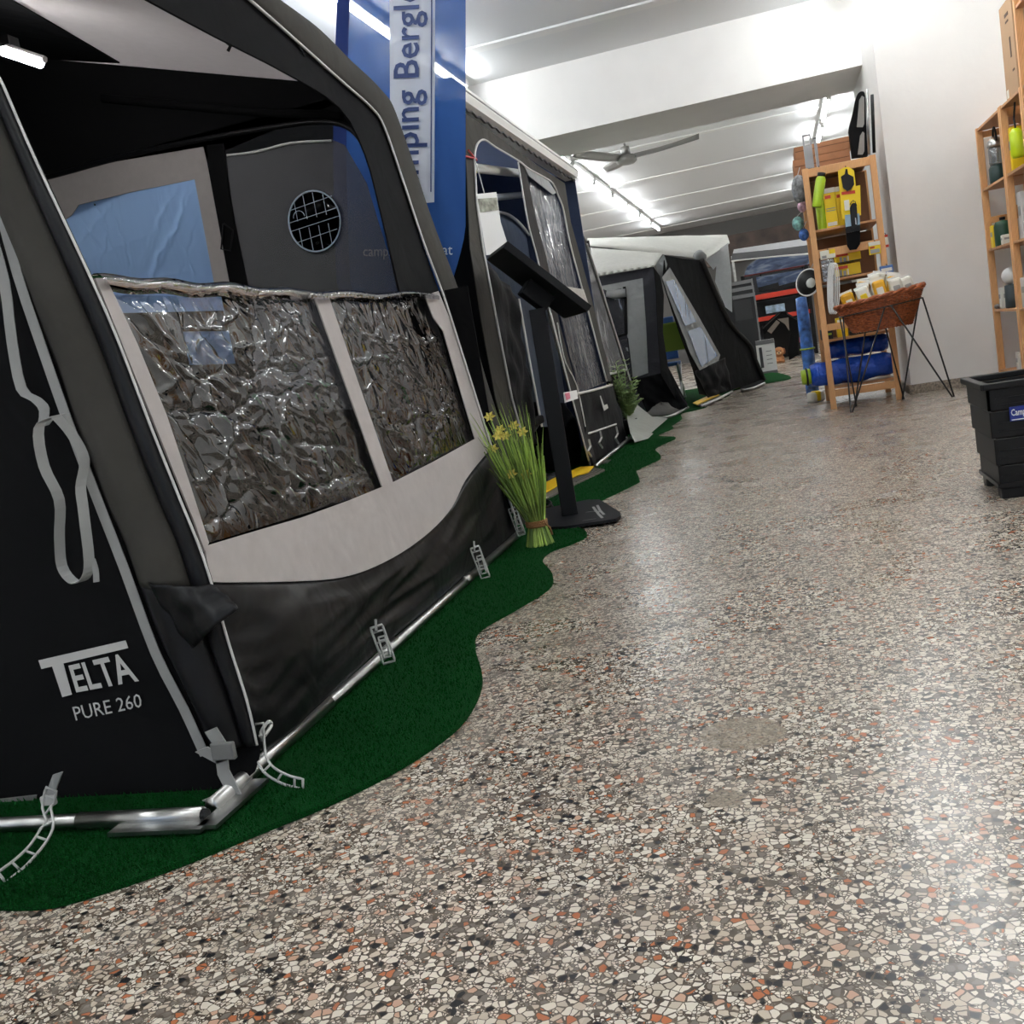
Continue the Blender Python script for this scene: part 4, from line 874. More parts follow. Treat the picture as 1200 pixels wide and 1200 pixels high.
MB().tube(WP(P3o, curve2([(822, 305), (838, 343), (855, 378), (878, 404), (884, 420), (895, 445)], 4)), .03, 8).build('pole_sleeve', M_CHARCOAL, tD, smooth=True)
tw_panel('mud_skirt', P3o, [(813, 436), (850, 419), (858, 457), (830, 466)], M_SKIRTPVC, .03, 8, label='black skirt under the oblique window')
panel('ground_flap', PZ(.03), [(865, 452), (893, 444), (897, 448), (870, 457)], M_BLACKCLOTH, tD)
MB().box((-1.95, 12.2, .75), (.02, 3.4, 1.4)).build('rear_wall', mat('pale_blue_panel', (150, 175, 205), .7), tD, label='pale blue rear wall inside')
fr3 = thing('steel_ground_frame', 'bent pale steel pole lying at the foot of the cream-roofed awning', 'pole frame', W1(PZ(TF), 800, 480))
for pts in ([(765, 490), (785, 488), (806, 477.5)], [(822, 476), (840, 468), (858, 459)], [(868, 457.5), (882, 455), (896, 449)]):
    MB().tube([W1(PZ(TF+.014), *p) for p in curve2(pts, 4)], .014, 8).build('pole', M_STEEL, fr3, smooth=True)
rm2 = thing('threshold_ramp', 'small ribbed ramp with a yellow edge at the cream-roofed awning', 'ramp', W1(PZ(TF), 830, 471))
MB().prism([W1(PZ(TF), *p) for p in ((818, 476), (826, 477), (850, 465), (842, 464))], (0, 0, .012)).build('plate', MATS['ramp_grey'], rm2)
MB().prism([W1(PZ(.035), *p) for p in ((812, 473), (817, 475), (843, 463), (838, 461))], (0, 0, .01)).build('warning_edge', MATS['yellow_paint'], rm2)
gb = thing('cloth_bundle', 'crumpled grey bundle at the foot of the cream-roofed awning', 'bundle', W1(PZ(TF), 776, 484))
c0 = W1(PZ(TF), 777, 486)
MB().grid(lambda u, v: c0+V((.16*math.cos(u*6.283)*math.sin(v*1.571+.0), .1*math.sin(u*6.283)*math.sin(v*1.571), .11*math.cos(v*1.571)))*(1+.3*noise.noise(V((math.cos(u*6.283)*2, math.sin(u*6.283)*2, v*3)))), 24, 8).build('cloth', mat('grey_bundle', (104, 102, 98), .8), gb, smooth=True)
# blue camping chair and green seat inside
ch = thing('camping_chair', 'blue and white folding camping chair inside the cream-roofed awning', 'chair', W1(PZ(TF), 805, 468))
M_CBLUE = mat('chair_blue', (70, 110, 175), .6); cpos = W1(PZ(TF), 806, 466); cpos.x -= .25
for s in (-1, 1):
    MB().tube([cpos+V((s*.2, -.2, 0)), cpos+V((s*.2, .2, .42))], .016, 8).build('leg', M_WHITE, ch); MB().tube([cpos+V((s*.2, .2, 0)), cpos+V((s*.2, -.2, .42))], .016, 8).build('leg', M_WHITE, ch)
MB().box(cpos+V((0, 0, .42)), (.42, .42, .04)).build('seat', M_CBLUE, ch, bev=.01); MB().box(cpos+V((-.02, .24, .72)), (.42, .04, .5)).build('backrest', M_CBLUE, ch, bev=.01)
cs = tag(MB().box(W1(P3i, 785, 395)+V((0, .25, 0)), (.26, .06, .30)).build('seat_cushion', mat('lime_cushion', (142, 165, 60), .7), loc=W1(P3i, 785, 395)+V((0, .25, 0)), bev=.02), 'lime green cushion leaning inside the cream-roofed awning', 'cushion')

# ================================================================== FAR DISPLAYS
def upright(x0, x1, y0, y1, Y, depth):
    """true upright box that spans the given photo measurements at distance Y: centre, size"""
    xm, ym = (x0+x1)/2, (y0+y1)/2
    l, r = at(x0, ym, Y), at(x1, ym, Y); t, b = at(xm, y0, Y), at(xm, y1, Y)
    return V(((l.x+r.x)/2, Y+depth/2, (t.z+b.z)/2)), V((abs(r.x-l.x), depth, abs(t.z-b.z)))
def ub(name, x0, x1, y0, y1, Y, depth, m, parent=None, bev=.004, label=None, onz=None):
    c, s = upright(x0, x1, y0, y1, Y, depth)
    if onz is not None: top = c.z+s.z/2; s.z = top-onz; c.z = (top+onz)/2
    return MB().box(c, s).build(name, m, parent, bev=min(bev, min(s)/4), label=label, loc=None if parent else (c.x, c.y, c.z-s.z/2))
RY = 19.6
rk = thing('storage_rack', 'black storage rack with bright red beams against the dark back of the hall', 'rack', (.1, RY, 0))
for (y0, y1) in ((339, 346), (366, 372), (397, 404)): ub('red_beam', 876, 952, y0+2, y1+1, RY, .06, M_RED, rk, label='red rack beam')
for (y0) in (347, 372.5, 404.5): ub('shelf_board', 876, 952, y0, y0+2, RY+.07, .6, M_BLACKPL, rk)
cL, sL = upright(876, 952, 330, 412, RY, .06)
for x in (cL.x-sL.x/2, cL.x+sL.x/2): 
    for yy in (RY+.03, RY+.65): MB().box((x, yy, .8), (.06, .06, 1.6)).build('upright', M_BLACKPL, rk)
MB().box((cL.x, RY+.72, .8), (sL.x, .02, 1.6)).build('back_panel', mat('rack_back', (58, 58, 62), .7), rk)
def poster_mat():
    k = NT('sky_print'); nz = k.n('ShaderNodeTexNoise', Scale=3.0, Detail=4.0, Distortion=1.0); k.l(k.coord((1, 1, 3)), nz.inputs['Vector'])
    k.l(k.ramp(nz.outputs['Fac'], [(.3, lin((30, 38, 60))), (.5, lin((62, 78, 106))), (.65, lin((122, 130, 142))), (.8, lin((140, 122, 98)))]), k.b.inputs['Base Color']); k.b.inputs['Roughness'].default_value = .4; MATS['sky'] = k.m; return k.m
M_SKY = poster_mat()
pbd = thing('poster_board', 'arched board printed with a blue mountain sky above the red-beamed rack', 'poster board', at(915, 322, 20.05))
for x_ in (890, 940): MB().tube([at(x_, 312, 20.1), V((at(x_, 312, 20.1).x, 20.1, 1.3))], .015, 6).build('support', M_BLACKPL, pbd)
arc = curve2([(872, 324), (875, 314), (882, 307), (892, 303), (920, 300), (950, 298)], 4) + [(950, 311), (910, 316), (885, 321)]
panel('print', PY(20.05), arc, M_SKY, pbd, th=.03)
MB().tube(WP(PY(20.03), [(872, 324), (910, 317), (950, 310)]), .015, 6).build('lower_edge', mat('dark_red', (90, 30, 28), .5), pbd)
pb2 = thing('storage_crate', 'long box with a cloudy blue print lying on the top board of the red-beamed rack', 'box', at(915, 335, 19.8))
panel('print', PY(19.72), [(886, 325), (950, 314), (950, 330), (916, 334), (888, 338)], M_SKY, pb2, th=.12)
panel('lid_edge', PY(19.70), [(888, 337), (912, 331), (913, 335), (950, 325), (951, 333), (890, 341.5)], M_BLACKPL, pb2, th=.3)
tag(ub('carton', 897, 920, 357, 366, RY+.1, .3, mat('blue_white_carton', (150, 175, 195), .6, vary=.3, vscale=9)), 'blue and white carton on the middle board of the red-beamed rack', 'box')
tag(ub('storage_bag', 936, 950, 377, 389, RY+.1, .4, mat('slate_bag', (70, 86, 104), .6, vary=.3, vscale=10), bev=.03), 'slate blue bag on the lower board of the red-beamed rack', 'bag')
tag(ub('storage_bag', 922, 934, 382, 392, RY+.1, .4, mat('charcoal_bag', (60, 62, 68), .6), bev=.03), 'charcoal bag on the lower board of the red-beamed rack', 'bag')
# silver canopy above
cn = thing('display_canopy', 'silver grey awning canopy stretched across the back of the hall', 'canopy', at(905, 292, 17.6))
MB().add([at(*p) for p in ((860, 293, 18.2), (905, 286, 18.2), (950, 279, 18.2), (952, 290, 17.4), (905, 296, 17.4), (858, 301, 17.4))], [(0, 1, 4, 5), (1, 2, 3, 4)]).build('canopy_sheet', fabric('silver_cloth', (150, 150, 152), .7, .3), cn, thick=.01)
panel('valance', PY(17.38), [(858, 297), (905, 292.5), (952, 286.5), (952, 297), (905, 301), (857, 306)], mat('dark_grey_valance', (82, 82, 84), .7), cn)
MB().tube(WP(PY(17.35), [(857, 306), (905, 301), (952, 297)]), .012, 6).build('valance_hem', M_PIPE, cn)
MB().tube([at(858, 300, 17.45), V((at(858, 300, 17.45).x, 17.45, 0))], .02, 8).build('canopy_pole', M_STEEL, cn); MB().tube([at(952, 292, 17.45), V((at(952, 292, 17.45).x, 17.45, 0))], .02, 8).build('canopy_pole', M_STEEL, cn)
lb = struct(MB().box((-.35, 24.6, 2.45), (2.7, .3, .62)).build('trim_20', mat('brown_bulkhead', (74, 62, 56), .7, vary=.3, vscale=3)), 'dark brown bulkhead above the rack')
struct(MB().box((-2.1, 18.2, 2.48), (.22, .22, 1.62)).build('trim_21', M_BLACKPL)) if False else None
# folded tables leaning together
for i, (x0, x1, y0, y1, Y, lab) in enumerate(((862, 887, 344, 408, 15.2, 'front one of three dark folded tables stacked upright behind the cream-roofed awning'), (855, 886, 336, 406, 15.4, 'middle one of three dark folded tables stacked upright behind the cream-roofed awning'), (848, 885, 329, 404, 15.6, 'rear one of three dark folded tables stacked upright behind the cream-roofed awning'))):
    c, s = upright(x0, x1, y0, y1, Y, .06); top = c.z+s.z/2
    t = thing('folded_table', lab, 'table', (c.x, Y+.03, 0), 'dark folded tables')
    MB().box((c.x, Y+.03, top/2), (s.x, .045, top)).build('table_top', mat('dark_laminate', (38, 38, 40), .5), t, bev=.006)
    MB().box((c.x, Y+.003, top-.03), (s.x, .012, .05)).build('edge_rail', mat('grey_alu', (140, 140, 140), .4, metal=.6), t)
    MB().box((c.x+s.x/2+.012, Y+.03, top/2), (.02, .04, top)).build('side_rail', MATS['grey_alu'], t)
    if i == 0: MB().box((c.x-.02, Y, top-.22), (s.x*.8, .01, .28)).build('mesh_pocket', mat('pocket_grey', (62, 62, 64), .8), t)
wb = thing('product_carton', 'white carton with a grey top band standing beside the black pet house', 'box', at(899, 433, 15.2))
c, s = upright(887, 909, 398, 433, 15.0, .12); top = c.z+s.z/2
MB().box((c.x, 15.06, top/2), (s.x, .12, top)).build('carton', mat('white_card', (228, 228, 226), .6), wb, bev=.004)
MB().box((c.x, 14.996, top-.03), (s.x, .006, .06)).build('band', mat('grey_band', (110, 110, 112), .5), wb); MB().box((c.x, 14.996, .02), (s.x, .006, .04)).build('band', MATS['grey_band'], wb)
MB().box((c.x-s.x*.28, 14.996, top*.5), (s.x*.16, .006, top*.6)).build('print', mat('dark_print', (60, 60, 64), .5), wb)
for j in range(4): MB().box((c.x+s.x*.15, 14.997, top*(.3+.12*j)), (s.x*.3, .004, .008)).build('print', MATS['grey_band'], wb)
ph = thing('pet_house', 'black fabric pet house with a pitched roof and open front', 'pet house', W1(PZ(0), 915, 424))
hp = WP(PY(18.35), [(893, 384), (897, 378), (914, 365), (922, 366), (935, 374), (935, 416), (925, 422), (923, 412), (927, 390), (925, 383), (915, 377), (905, 380), (896, 392)])
zmin = min(p.z for p in hp)
MB().prism([p+V((0, 0, -zmin+.005)) for p in hp], (0, .08, 0)).build('front_arch', M_BLACKCLOTH, ph)
bk = WP(PY(18.85), [(894, 386), (914, 366), (936, 374), (937, 416), (897, 418)]); 
MB().prism([p+V((0, 0, -zmin+.005)) for p in bk], (0, .02, 0)).build('back_panel', M_BLACKPL, ph)
MB().add([hp[2]+V((0, 0, -zmin)), hp[3]+V((0, 0, -zmin)), bk[1]+V((0, 0, -zmin)), hp[0]+V((0, 0, -zmin)), bk[0]+V((0, 0, -zmin)), hp[4]+V((0, 0, -zmin)), bk[2]+V((0, 0, -zmin))], [(0, 2, 4, 3), (1, 5, 6, 2)]).build('roof', M_CHARCOAL, ph, thick=.02)
panel('door_flap', PY(18.33), [(899, 388), (910, 375), (914, 378), (904, 391)], fabric('taupe_cloth', (120, 112, 102), .7, .4), ph); panel('door_flap', PY(18.33), [(911, 374), (924, 372), (925, 388), (920, 380)], MATS['taupe_cloth'], ph)
pdg = thing('plush_dog', 'small tan plush dog sitting in front of the black pet house', 'plush toy', W1(PZ(0), 914.5, 425.5))
d0 = W1(PZ(0), 914.5, 425.5); M_TAN = mat('tan_plush', (186, 128, 84), .9, bump=(120, .8, .01)); sc = .0
def blob(k, c, r, sx=1, sy=1, sz=1):
    k.grid(lambda u, v: V(c)+V((sx*r*math.cos(u*6.283)*math.sin(v*3.1416), sy*r*math.sin(u*6.283)*math.sin(v*3.1416), sz*r*math.cos(v*3.1416))), 12, 8); return k
blob(MB(), d0+V((0, 0, .075)), .075, 1, 1, 1).build('body', M_TAN, pdg, smooth=True); blob(MB(), d0+V((0, -.03, .19)), .085, 1.05, .95, .95).build('head', M_TAN, pdg, smooth=True)
blob(MB(), d0+V((0, -.11, .17)), .035, 1.1, 1, .8).build('muzzle', mat('cream_plush', (214, 180, 140), .9), pdg, smooth=True); blob(MB(), d0+V((0, -.143, .18)), .012).build('nose', M_BLACKPL, pdg)
for s in (-1, 1):
    blob(MB(), d0+V((s*.085, -.03, .19)), .04, .5, .8, 1.3).build('ear', mat('brown_plush', (140, 84, 52), .9), pdg, smooth=True); blob(MB(), d0+V((s*.03, -.108, .205)), .01).build('eye', M_BLACKPL, pdg); blob(MB(), d0+V((s*.05, -.08, .03)), .032, 1, 1.4, .9).build('paw', M_TAN, pdg, smooth=True)

# ================================================================== PINE SHELF UNIT standing end-on in the opening
SX0, SX1, SY0, SY1, SH = .285, .805, 8.19, 9.02, 1.80
pu = thing('pine_shelf_unit', 'pine shelf unit seen from its ladder-like end beside the white pier', 'shelf unit', ((SX0+SX1)/2, (SY0+SY1)/2, 0))
PW = .044
for yy in (SY0, SY1):
    for xx in (SX0+PW/2, SX1-PW/2): MB().box((xx, yy+PW/2, SH/2), (PW, PW*.9, SH)).build('post', M_PINE, pu, bev=.003)
    for zz, hh in ((SH-.035, .06), (1.17, .06), (.62, .05), (.12, .055)):
        MB().box(((SX0+SX1)/2, yy+PW/2, zz), (SX1-SX0-2*PW, .022, hh)).build('rung', M_PINE, pu, bev=.003)
BZ = (1.34, .965, .52)
for zz in BZ: MB().box(((SX0+SX1)/2, (SY0+SY1)/2+.02, zz), (SX1-SX0-.015-2*PW+.06, SY1-SY0-.03, .018)).build('shelf_board', M_PINE2, pu, bev=.003)
MB().box(((SX0+SX1)/2, (SY0+SY1)/2+.02, SH-.012), (SX1-SX0-2*PW, SY1-SY0-.03, .018)).build('shelf_board', M_PINE2, pu)
MB().box(((SX0+SX1)/2, (SY0+SY1)/2+.02, .16), (SX1-SX0-2*PW, SY1-SY0-.06, .018)).build('shelf_board', M_PINE2, pu)
for s in (0, 1): MB().tube([(SX0+.02 if s else SX1-.02, SY1+.01, .3), (SX1-.02 if s else SX0+.02, SY1+.01, 1.4)], .004, 5).build('cross_brace', M_STEEL, pu)
# on top of it
def carton(name, x0, x1, y0, y1, Y, d, m, label, onz=None, parts=True):
    c, s = upright(x0, x1, y0, y1, Y, d); bot = c.z-s.z/2
    if onz is not None: top = c.z+s.z/2; bot = onz; s.z = top-onz; c.z = (top+onz)/2
    t = thing(name, label, 'box', (c.x, c.y, bot)); MB().box(c, s).build('carton', m, t, bev=.003); ct_ = t.children[0] if t.children else None
    if parts: MB().box((c.x, c.y, c.z+s.z/2+.0008), (s.x*.98, .05, .001)).build('tape', mat('packing_tape', (190, 160, 120), .3), t); MB().box((c.x, c.y-d/2-.001, c.z+s.z*.1), (s.x*.96, .002, .006)).build('flap_line', mat('card_shadow', (110, 74, 48), .8), t)
    return t, c, s
carton('cardboard_box', 929, 997, 181, 195, 8.62, .36, M_CARD, 'flat brown cardboard box lying on the pine unit, under another', SH)
carton('cardboard_box', 930, 998, 166, 180, 8.62, .36, M_CARD, 'upper brown cardboard box on top of the pine unit', upright(929, 997, 181, 195, 8.62, .36)[0].z+upright(929, 997, 181, 195, 8.62, .36)[1].z/2+.002)
ap = thing('aluminium_rail', 'grey aluminium rail with a slot standing on the pine unit', 'rail', at(950, 196, 8.3))
c, s = upright(942, 952, 157, 196, 8.26, .04); s.z = c.z+s.z/2-SH; c.z = SH+s.z/2
for (dx, dz, sx, sz) in ((-s.x/2+.005, 0, .01, s.z), (s.x/2-.005, 0, .01, s.z), (0, s.z/2-.006, s.x, .012), (0, -.035, s.x-.02, s.z-.085)): MB().box((c.x+dx, c.y, c.z+dz), (sx, .04, sz)).build('rail_web', mat('grey_alu', (120, 118, 116), .4, metal=.6), ap)
ap2 = thing('aluminium_rail', 'second narrower grey rail standing behind the slotted one', 'rail', (c.x+.06, 8.36, SH)); MB().box((c.x+.062, 8.36, SH+.11), (.02, .05, .22)).build('rail_web', MATS['grey_alu'], ap2); MB().box((c.x+.062, 8.36, SH+.222), (.024, .054, .006)).build('end_cap', M_BLACKPL, ap2)
fc_ = thing('folded_chair', 'black and grey folded camping chair standing upright on the pine unit', 'chair', (.78, 8.5, SH))
pf_ = WP(PY(8.42), curve2([(999, 184), (996, 160), (995, 150), (1000, 130), (1004, 112), (1010, 107), (1014, 112), (1015, 140), (1017, 182)], 4)); MB().prism([V((p.x, p.y, max(p.z, SH+.004))) for p in pf_], (0, .10, 0)).build('seat_sling', M_BLACKCLOTH, fc_)
for x0, y0, x1, y1 in ((1007, 112, 1013, 149), (1008, 154, 1013, 181)):
    panel('grey_panel', PY(8.41), [(x0, y0+5), (x0+3, y0), (x1, y0+2), (x1, y1-4), (x1-2, y1), (x0-3, y1)], mat('chair_grey', (128, 126, 122), .7), fc_, th=.006)
MB().tube(WP(PY(8.40), [(1016, 104), (1017, 140), (1018.5, 181)]), .009, 8).build('frame_tube', M_STEEL, fc_, smooth=True); MB().tube([p+V((.03, 0, 0)) for p in WP(PY(8.42), [(1017, 112), (1018, 140), (1019.5, 180)])], .012, 8).build('frame_tube', M_BLACKPL, fc_, smooth=True)
for zz, hh, lab_ in ((1.349, .40, 'brown cardboard box at the back of the top pine shelf'), (.974, .33, 'brown cardboard box at the back of the middle pine shelf'), (.529, .40, 'brown cardboard box at the back of the lower pine shelf')):
    bx_ = thing('cardboard_box', lab_, 'box', (.545, 8.80, zz)); cb_ = MB().box((.545, 8.80, zz+hh/2), (.425, .30, hh)).build('carton', mat('dark_cardboard', (118, 82, 56), .8, vary=.05, vscale=12), bx_, bev=.003); MB().box((.545, 8.80, zz+hh+.0006), (.39, .05, .001)).build('tape', mat('packing_tape', (190, 160, 120), .3), cb_)
# hanging on the end of the unit: hooks in front of the posts
HY = SY0-.035
M_PHOTO = mat('photo_print', (150, 160, 150), .5, vary=.5, vscale=40)
def hook(t, x, ytop, Y=HY):
    p = at(x, ytop, Y); MB().tube([V((p.x, SY0+.01, p.z+.012)), V((p.x, Y, p.z+.008)), p], .003, 5).build('hook', M_BLACKPL, t)
def card_pack(name, label, x0, x1, y0, y1, Y, m, cat='package', hk=True, d=.02, extra=(), onz=None):
    c, s = upright(x0, x1, y0, y1, Y, d)
    if onz is not None: tp2 = c.z+s.z/2; s.z = tp2-onz; c.z = (tp2+onz)/2
    t = thing(name, label, cat, (c.x, c.y, c.z-s.z/2))
    pk_ = MB().box(c, s).build('pack', m, t, bev=.002)
    for (u0, u1, v0, v1, mm) in extra: MB().box((c.x+s.x*((u0+u1)/2-.5), c.y-d/2-.002, c.z+s.z*(.5-(v0+v1)/2)), (s.x*(u1-u0), .003, s.z*(v1-v0))).build('print', mm, pk_)
    if hk: hook(t, (x0+x1)/2, y0)
    return t, c, s
M_GREYP = mat('grey_print', (150, 150, 148), .5); M_REDP = mat('red_print', (196, 60, 30), .5); M_DARK = mat('dark_print', (60, 60, 64), .5); M_PALE = mat('pale_print', (226, 224, 212), .5); M_BLUEP = mat('blue_print', (70, 110, 170), .5)
# lime bottles
def bottle(label, x0, y0, x1, y1, r, Y, cap=True):
    a, b = at(x0, y0, Y), at(x1, y1, Y); ax = (b-a); L = ax.length; t = thing('drinking_bottle', label, 'bottle', b if a.z > b.z else a)
    MB().lathe([(.0, 0), (r*.9, 0), (r, .01), (r, L*.80), (r*.75, L*.88)], b, 18, -ax).build('body', M_LIME, t, smooth=True)
    MB().lathe([(r*.72, L*.86), (r*.8, L*.9), (r*.8, L*.99), (r*.4, L), (0, L)], b, 16, -ax).build('cap', M_BLACKPL, t, smooth=True)
    return t
t = bottle('lime green bottle with black cap hanging at a slant from the pine unit', 963, 202, 957, 243, .036, SY0-.06); hook(t, 960, 196, SY0-.05)
c, s = upright(957, 967, 236, 263, 8.30, .07); bt = thing('drinking_bottle', 'lime green bottle standing on the pine shelf behind the hanging one', 'bottle', (c.x, 8.32, 1.35))
MB().lathe([(0, 0), (.032, 0), (.034, .01), (.034, .2), (.024, .23)], (c.x, 8.32, 1.35), 18).build('body', M_LIME, bt, smooth=True); MB().lathe([(.025, .23), (.026, .27), (0, .275)], (c.x, 8.32, 1.35), 16).build('cap', M_BLACKPL, bt, smooth=True)
card_pack('tall_carton', 'tall narrow yellow carton standing beside the lime bottles', 966, 980, 220, 258, 8.30, M_YELLOW, 'box', False, .06, ((.0, 1, 0, .12, M_PALE), (.1, .6, .18, .26, M_REDP), (.1, .9, .5, .52, M_GREYP), (.1, .9, .56, .58, M_GREYP), (.1, .9, .86, .95, M_PALE)), onz=1.35)
card_pack('tall_carton', 'tall yellow carton partly hidden by the shovel pack', 980, 990, 218, 255, 8.30, M_YELLOW, 'box', False, .06, ((.0, 1, 0, .12, M_PALE), (.1, .5, .2, .28, M_REDP)), onz=1.35)
t = thing('shovel_pack', 'yellow hanging pack with a small black shovel blade on top', 'package', at(995, 256, HY))
panel('card', PY(HY), curve2([(982, 200), (986, 198), (990, 196), (995, 196), (1001, 200)], 3) + [(1003, 218), (1008, 217), (1009, 252), (987, 257), (984, 225)], M_YELLOW, t, th=.012); hook(t, 991, 196)
panel('shovel_blade', PY(HY-.015), [(985.5, 207), (990, 204), (991, 198), (993, 198), (994, 204), (1000, 207), (1001, 216), (997, 222), (993, 224), (988, 220)], M_BLACKPL, t, th=.01, label='black shovel blade')
panel('print', PY(HY-.003), [(986, 225), (1002, 223), (1002.4, 226.5), (986.4, 228.5)], M_REDP, t, th=.002); panel('print', PY(HY-.003), [(989, 235), (995, 234), (996, 246), (990, 247)], M_PALE, t, th=.002)
t = thing('knife_card', 'clear card with a black pocket tool hanging in front of the yellow shovel pack', 'package', at(1001, 268, HY-.03))
panel('blister', PY(HY-.02), [(990, 252), (1007, 250), (1008, 264), (991, 268)], mat('pale_blue_card', (140, 170, 190), .4), t, th=.004); panel('tool', PY(HY-.026), curve2([(996, 244), (998, 239), (1002, 238), (1004, 242), (1005, 262), (1002, 266), (998, 266), (996, 244)], 3), M_BLACKPL, t, th=.014, label='black pocket tool'); panel('tool_clip', PY(HY-.03), [(1002, 255), (1003, 255), (1004, 263), (1002.5, 263)], M_STEEL, t, th=.003)
MB().tube(WP(PY(HY-.02), [(996, 240), (998, 236), (1002, 236), (1004, 241)]), .003, 5).build('loop', M_BLACKPL, t); hook(t, 1000, 236)
t = thing('tool_pouch', 'black nylon pouch hanging below the pocket tool card', 'pouch', at(1000, 292, HY-.02)); panel('body', PY(HY-.015), [(991, 267), (1008, 264), (1008, 286), (1004, 292), (996, 293), (993, 288)], M_BLACKCLOTH, t, th=.03); panel('flap', PY(HY-.022), [(991, 266), (1008, 263), (1008, 270), (992, 273)], M_BLACKPVC, t, th=.006)
card_pack('hanging_card', 'yellow and white blister card hanging on the right post of the pine unit', 1018, 1032, 283, 298, HY, M_YELLOW, extra=((0, 1, 0, .3, M_PALE), (.1, .5, .38, .5, M_REDP), (.1, .9, .6, .9, M_GREYP)))
card_pack('hanging_card', 'white and yellow header card of a clear bag on the pine unit', 961, 979, 293, 303, HY, M_PALE, extra=((.6, 1, 0, .5, M_YELLOW), (.1, .4, .6, .9, M_GREYP)))
t = tag(ub('clear_bag', 963, 978, 304, 330, HY, .025, vinyl('bag_film', (215, 220, 225), scale=18, strength=.8, base=.2, edge=.5, milk=.3), bev=.006), 'clear plastic bag of tent pegs under its header card', 'bag')
for (y0, y1, lab) in ((295, 307, 'upper one of two yellow cartons on the middle pine shelf'), (309, 324, 'lower one of two yellow cartons on the middle pine shelf')):
    c, s = upright(979, 1009, y0, y1, 8.32, .2); card_pack('yellow_carton', lab, 979, 1009, y0, y1, 8.32, M_YELLOW, 'box', False, .2, ((.0, .5, .1, .34, M_REDP), (0, 1, .9, 1, M_BLACKPL), (.15, .25, .4, .9, M_GREYP), (.3, .42, .5, .9, M_GREYP), (.46, .52, .4, .9, M_PALE)), onz=.975 if y0 > 300 else None)
card_pack('hanging_card', 'blue and white card hanging at the outer edge of the pine unit', 1031, 1047, 311, 321, HY+.0, M_BLUEP, hk=True, extra=((.1, .9, .3, .7, M_PALE),))
card_pack('hanging_card', 'red striped card hanging beside the right post of the pine unit', 1034, 1041, 275, 290, 8.25, M_PALE, extra=((0, 1, .0, .2, M_REDP), (0, 1, .8, 1, M_REDP)))
coil = thing('cord_coil', 'hanging coil of white cord on the left post of the pine unit', 'cord', at(976, 372, HY))
for j in range(5): MB().tube([at(973+1.6*j+(3.2+.3*j)*math.sin(t_*math.pi/8), 338+30*math.cos(t_*math.pi/8), HY-.012-.004*j) for t_ in range(16)], .004, 5, True).build('loop', M_WHITE, coil, smooth=True)
hook(coil, 974, 308)
# shelf contents
card_pack('yellow_carton', 'upright yellow carton on the lower pine shelf', 980, 993, 372, 389, 8.35, M_YELLOW, 'box', False, .12, ((.1, .9, .1, .3, M_PALE),), onz=.53)
card_pack('black_case', 'flat black case with a white label on the lower pine shelf', 996, 1030, 386, 398, 8.4, mat('black_case_plastic', (40, 40, 42), .5), 'case', False, .3, ((.2, .8, .35, .7, M_PALE),), onz=.53)
card_pack('black_case', 'small black case at the left end of the lower pine shelf', 962, 976, 386, 396, 8.3, MATS['black_case_plastic'], 'case', False, .2, ((.3, .9, .4, .6, M_LIME),), onz=.53)
def roll_bag(label, a, b, r, cap, seed):
    a, b = V(a), V(b); ax = (b-a).normalized(); t = thing('blue_roll_bag', label, 'bag', (a+b)/2-V((0, 0, r)))
    s1 = ax.cross(V((0, 0, 1))).normalized(); s2 = V((0, 0, 1))
    def fn(u, v):
        p = a.lerp(b, v); rr = r*(.55+.45*min(1, math.sin(math.pi*(.08+.84*v))*2.2))*(1+.16*noise.noise(V((math.cos(u*6.283)*1.5, math.sin(u*6.283)*1.5, v*5+seed))))
        return p+s1*rr*math.cos(u*6.283)*1.05+s2*rr*math.sin(u*6.283)*.92
    k = MB().grid(fn, 28, 30); n = 29; k.f.append(tuple(range(28))); k.f.append(tuple(30*n+i for i in range(28)))
    k.build('bag', M_BLUEPVC, t, smooth=True)
    if cap:
        MB().lathe([(0, .0), (r*.55, 0), (r*.62, .05), (r*.5, .09), (0, .1)], a-ax*.07, 16, ax).build('mat_end', M_LIME, t, smooth=True); MB().tube([a-ax*.03+s1*r*.63*math.cos(i*math.pi/8)+s2*r*.63*math.sin(i*math.pi/8) for i in range(16)], .008, 6, True).build('strap', M_BLACKPL, t)
    return t
roll_bag('shiny blue rolled bag with a lime end lying on the bottom pine board', (.17, 8.34, .268), (.775, 8.38, .272), .102, True, 0)
roll_bag('shiny blue rolled bag lying on top of the lime-ended one', (.30, 8.46, .435), (.765, 8.48, .44), .075, False, 7)
pkf = W1(PZ(0), 957, 471); pf2 = thing('small_package', 'small yellow and white package lying on the floor at the foot of the pine unit', 'package', pkf)
MB().box(pkf+V((0, 0, .045)), (.13, .10, .085), Matrix.Rotation(.5, 3, 'Z')).build('pack', M_PALE, pf2, bev=.018); MB().box(pkf+V((0, 0, .05)), (.06, .106, .09), Matrix.Rotation(.5, 3, 'Z')).build('print', M_YELLOW, pf2, bev=.018)
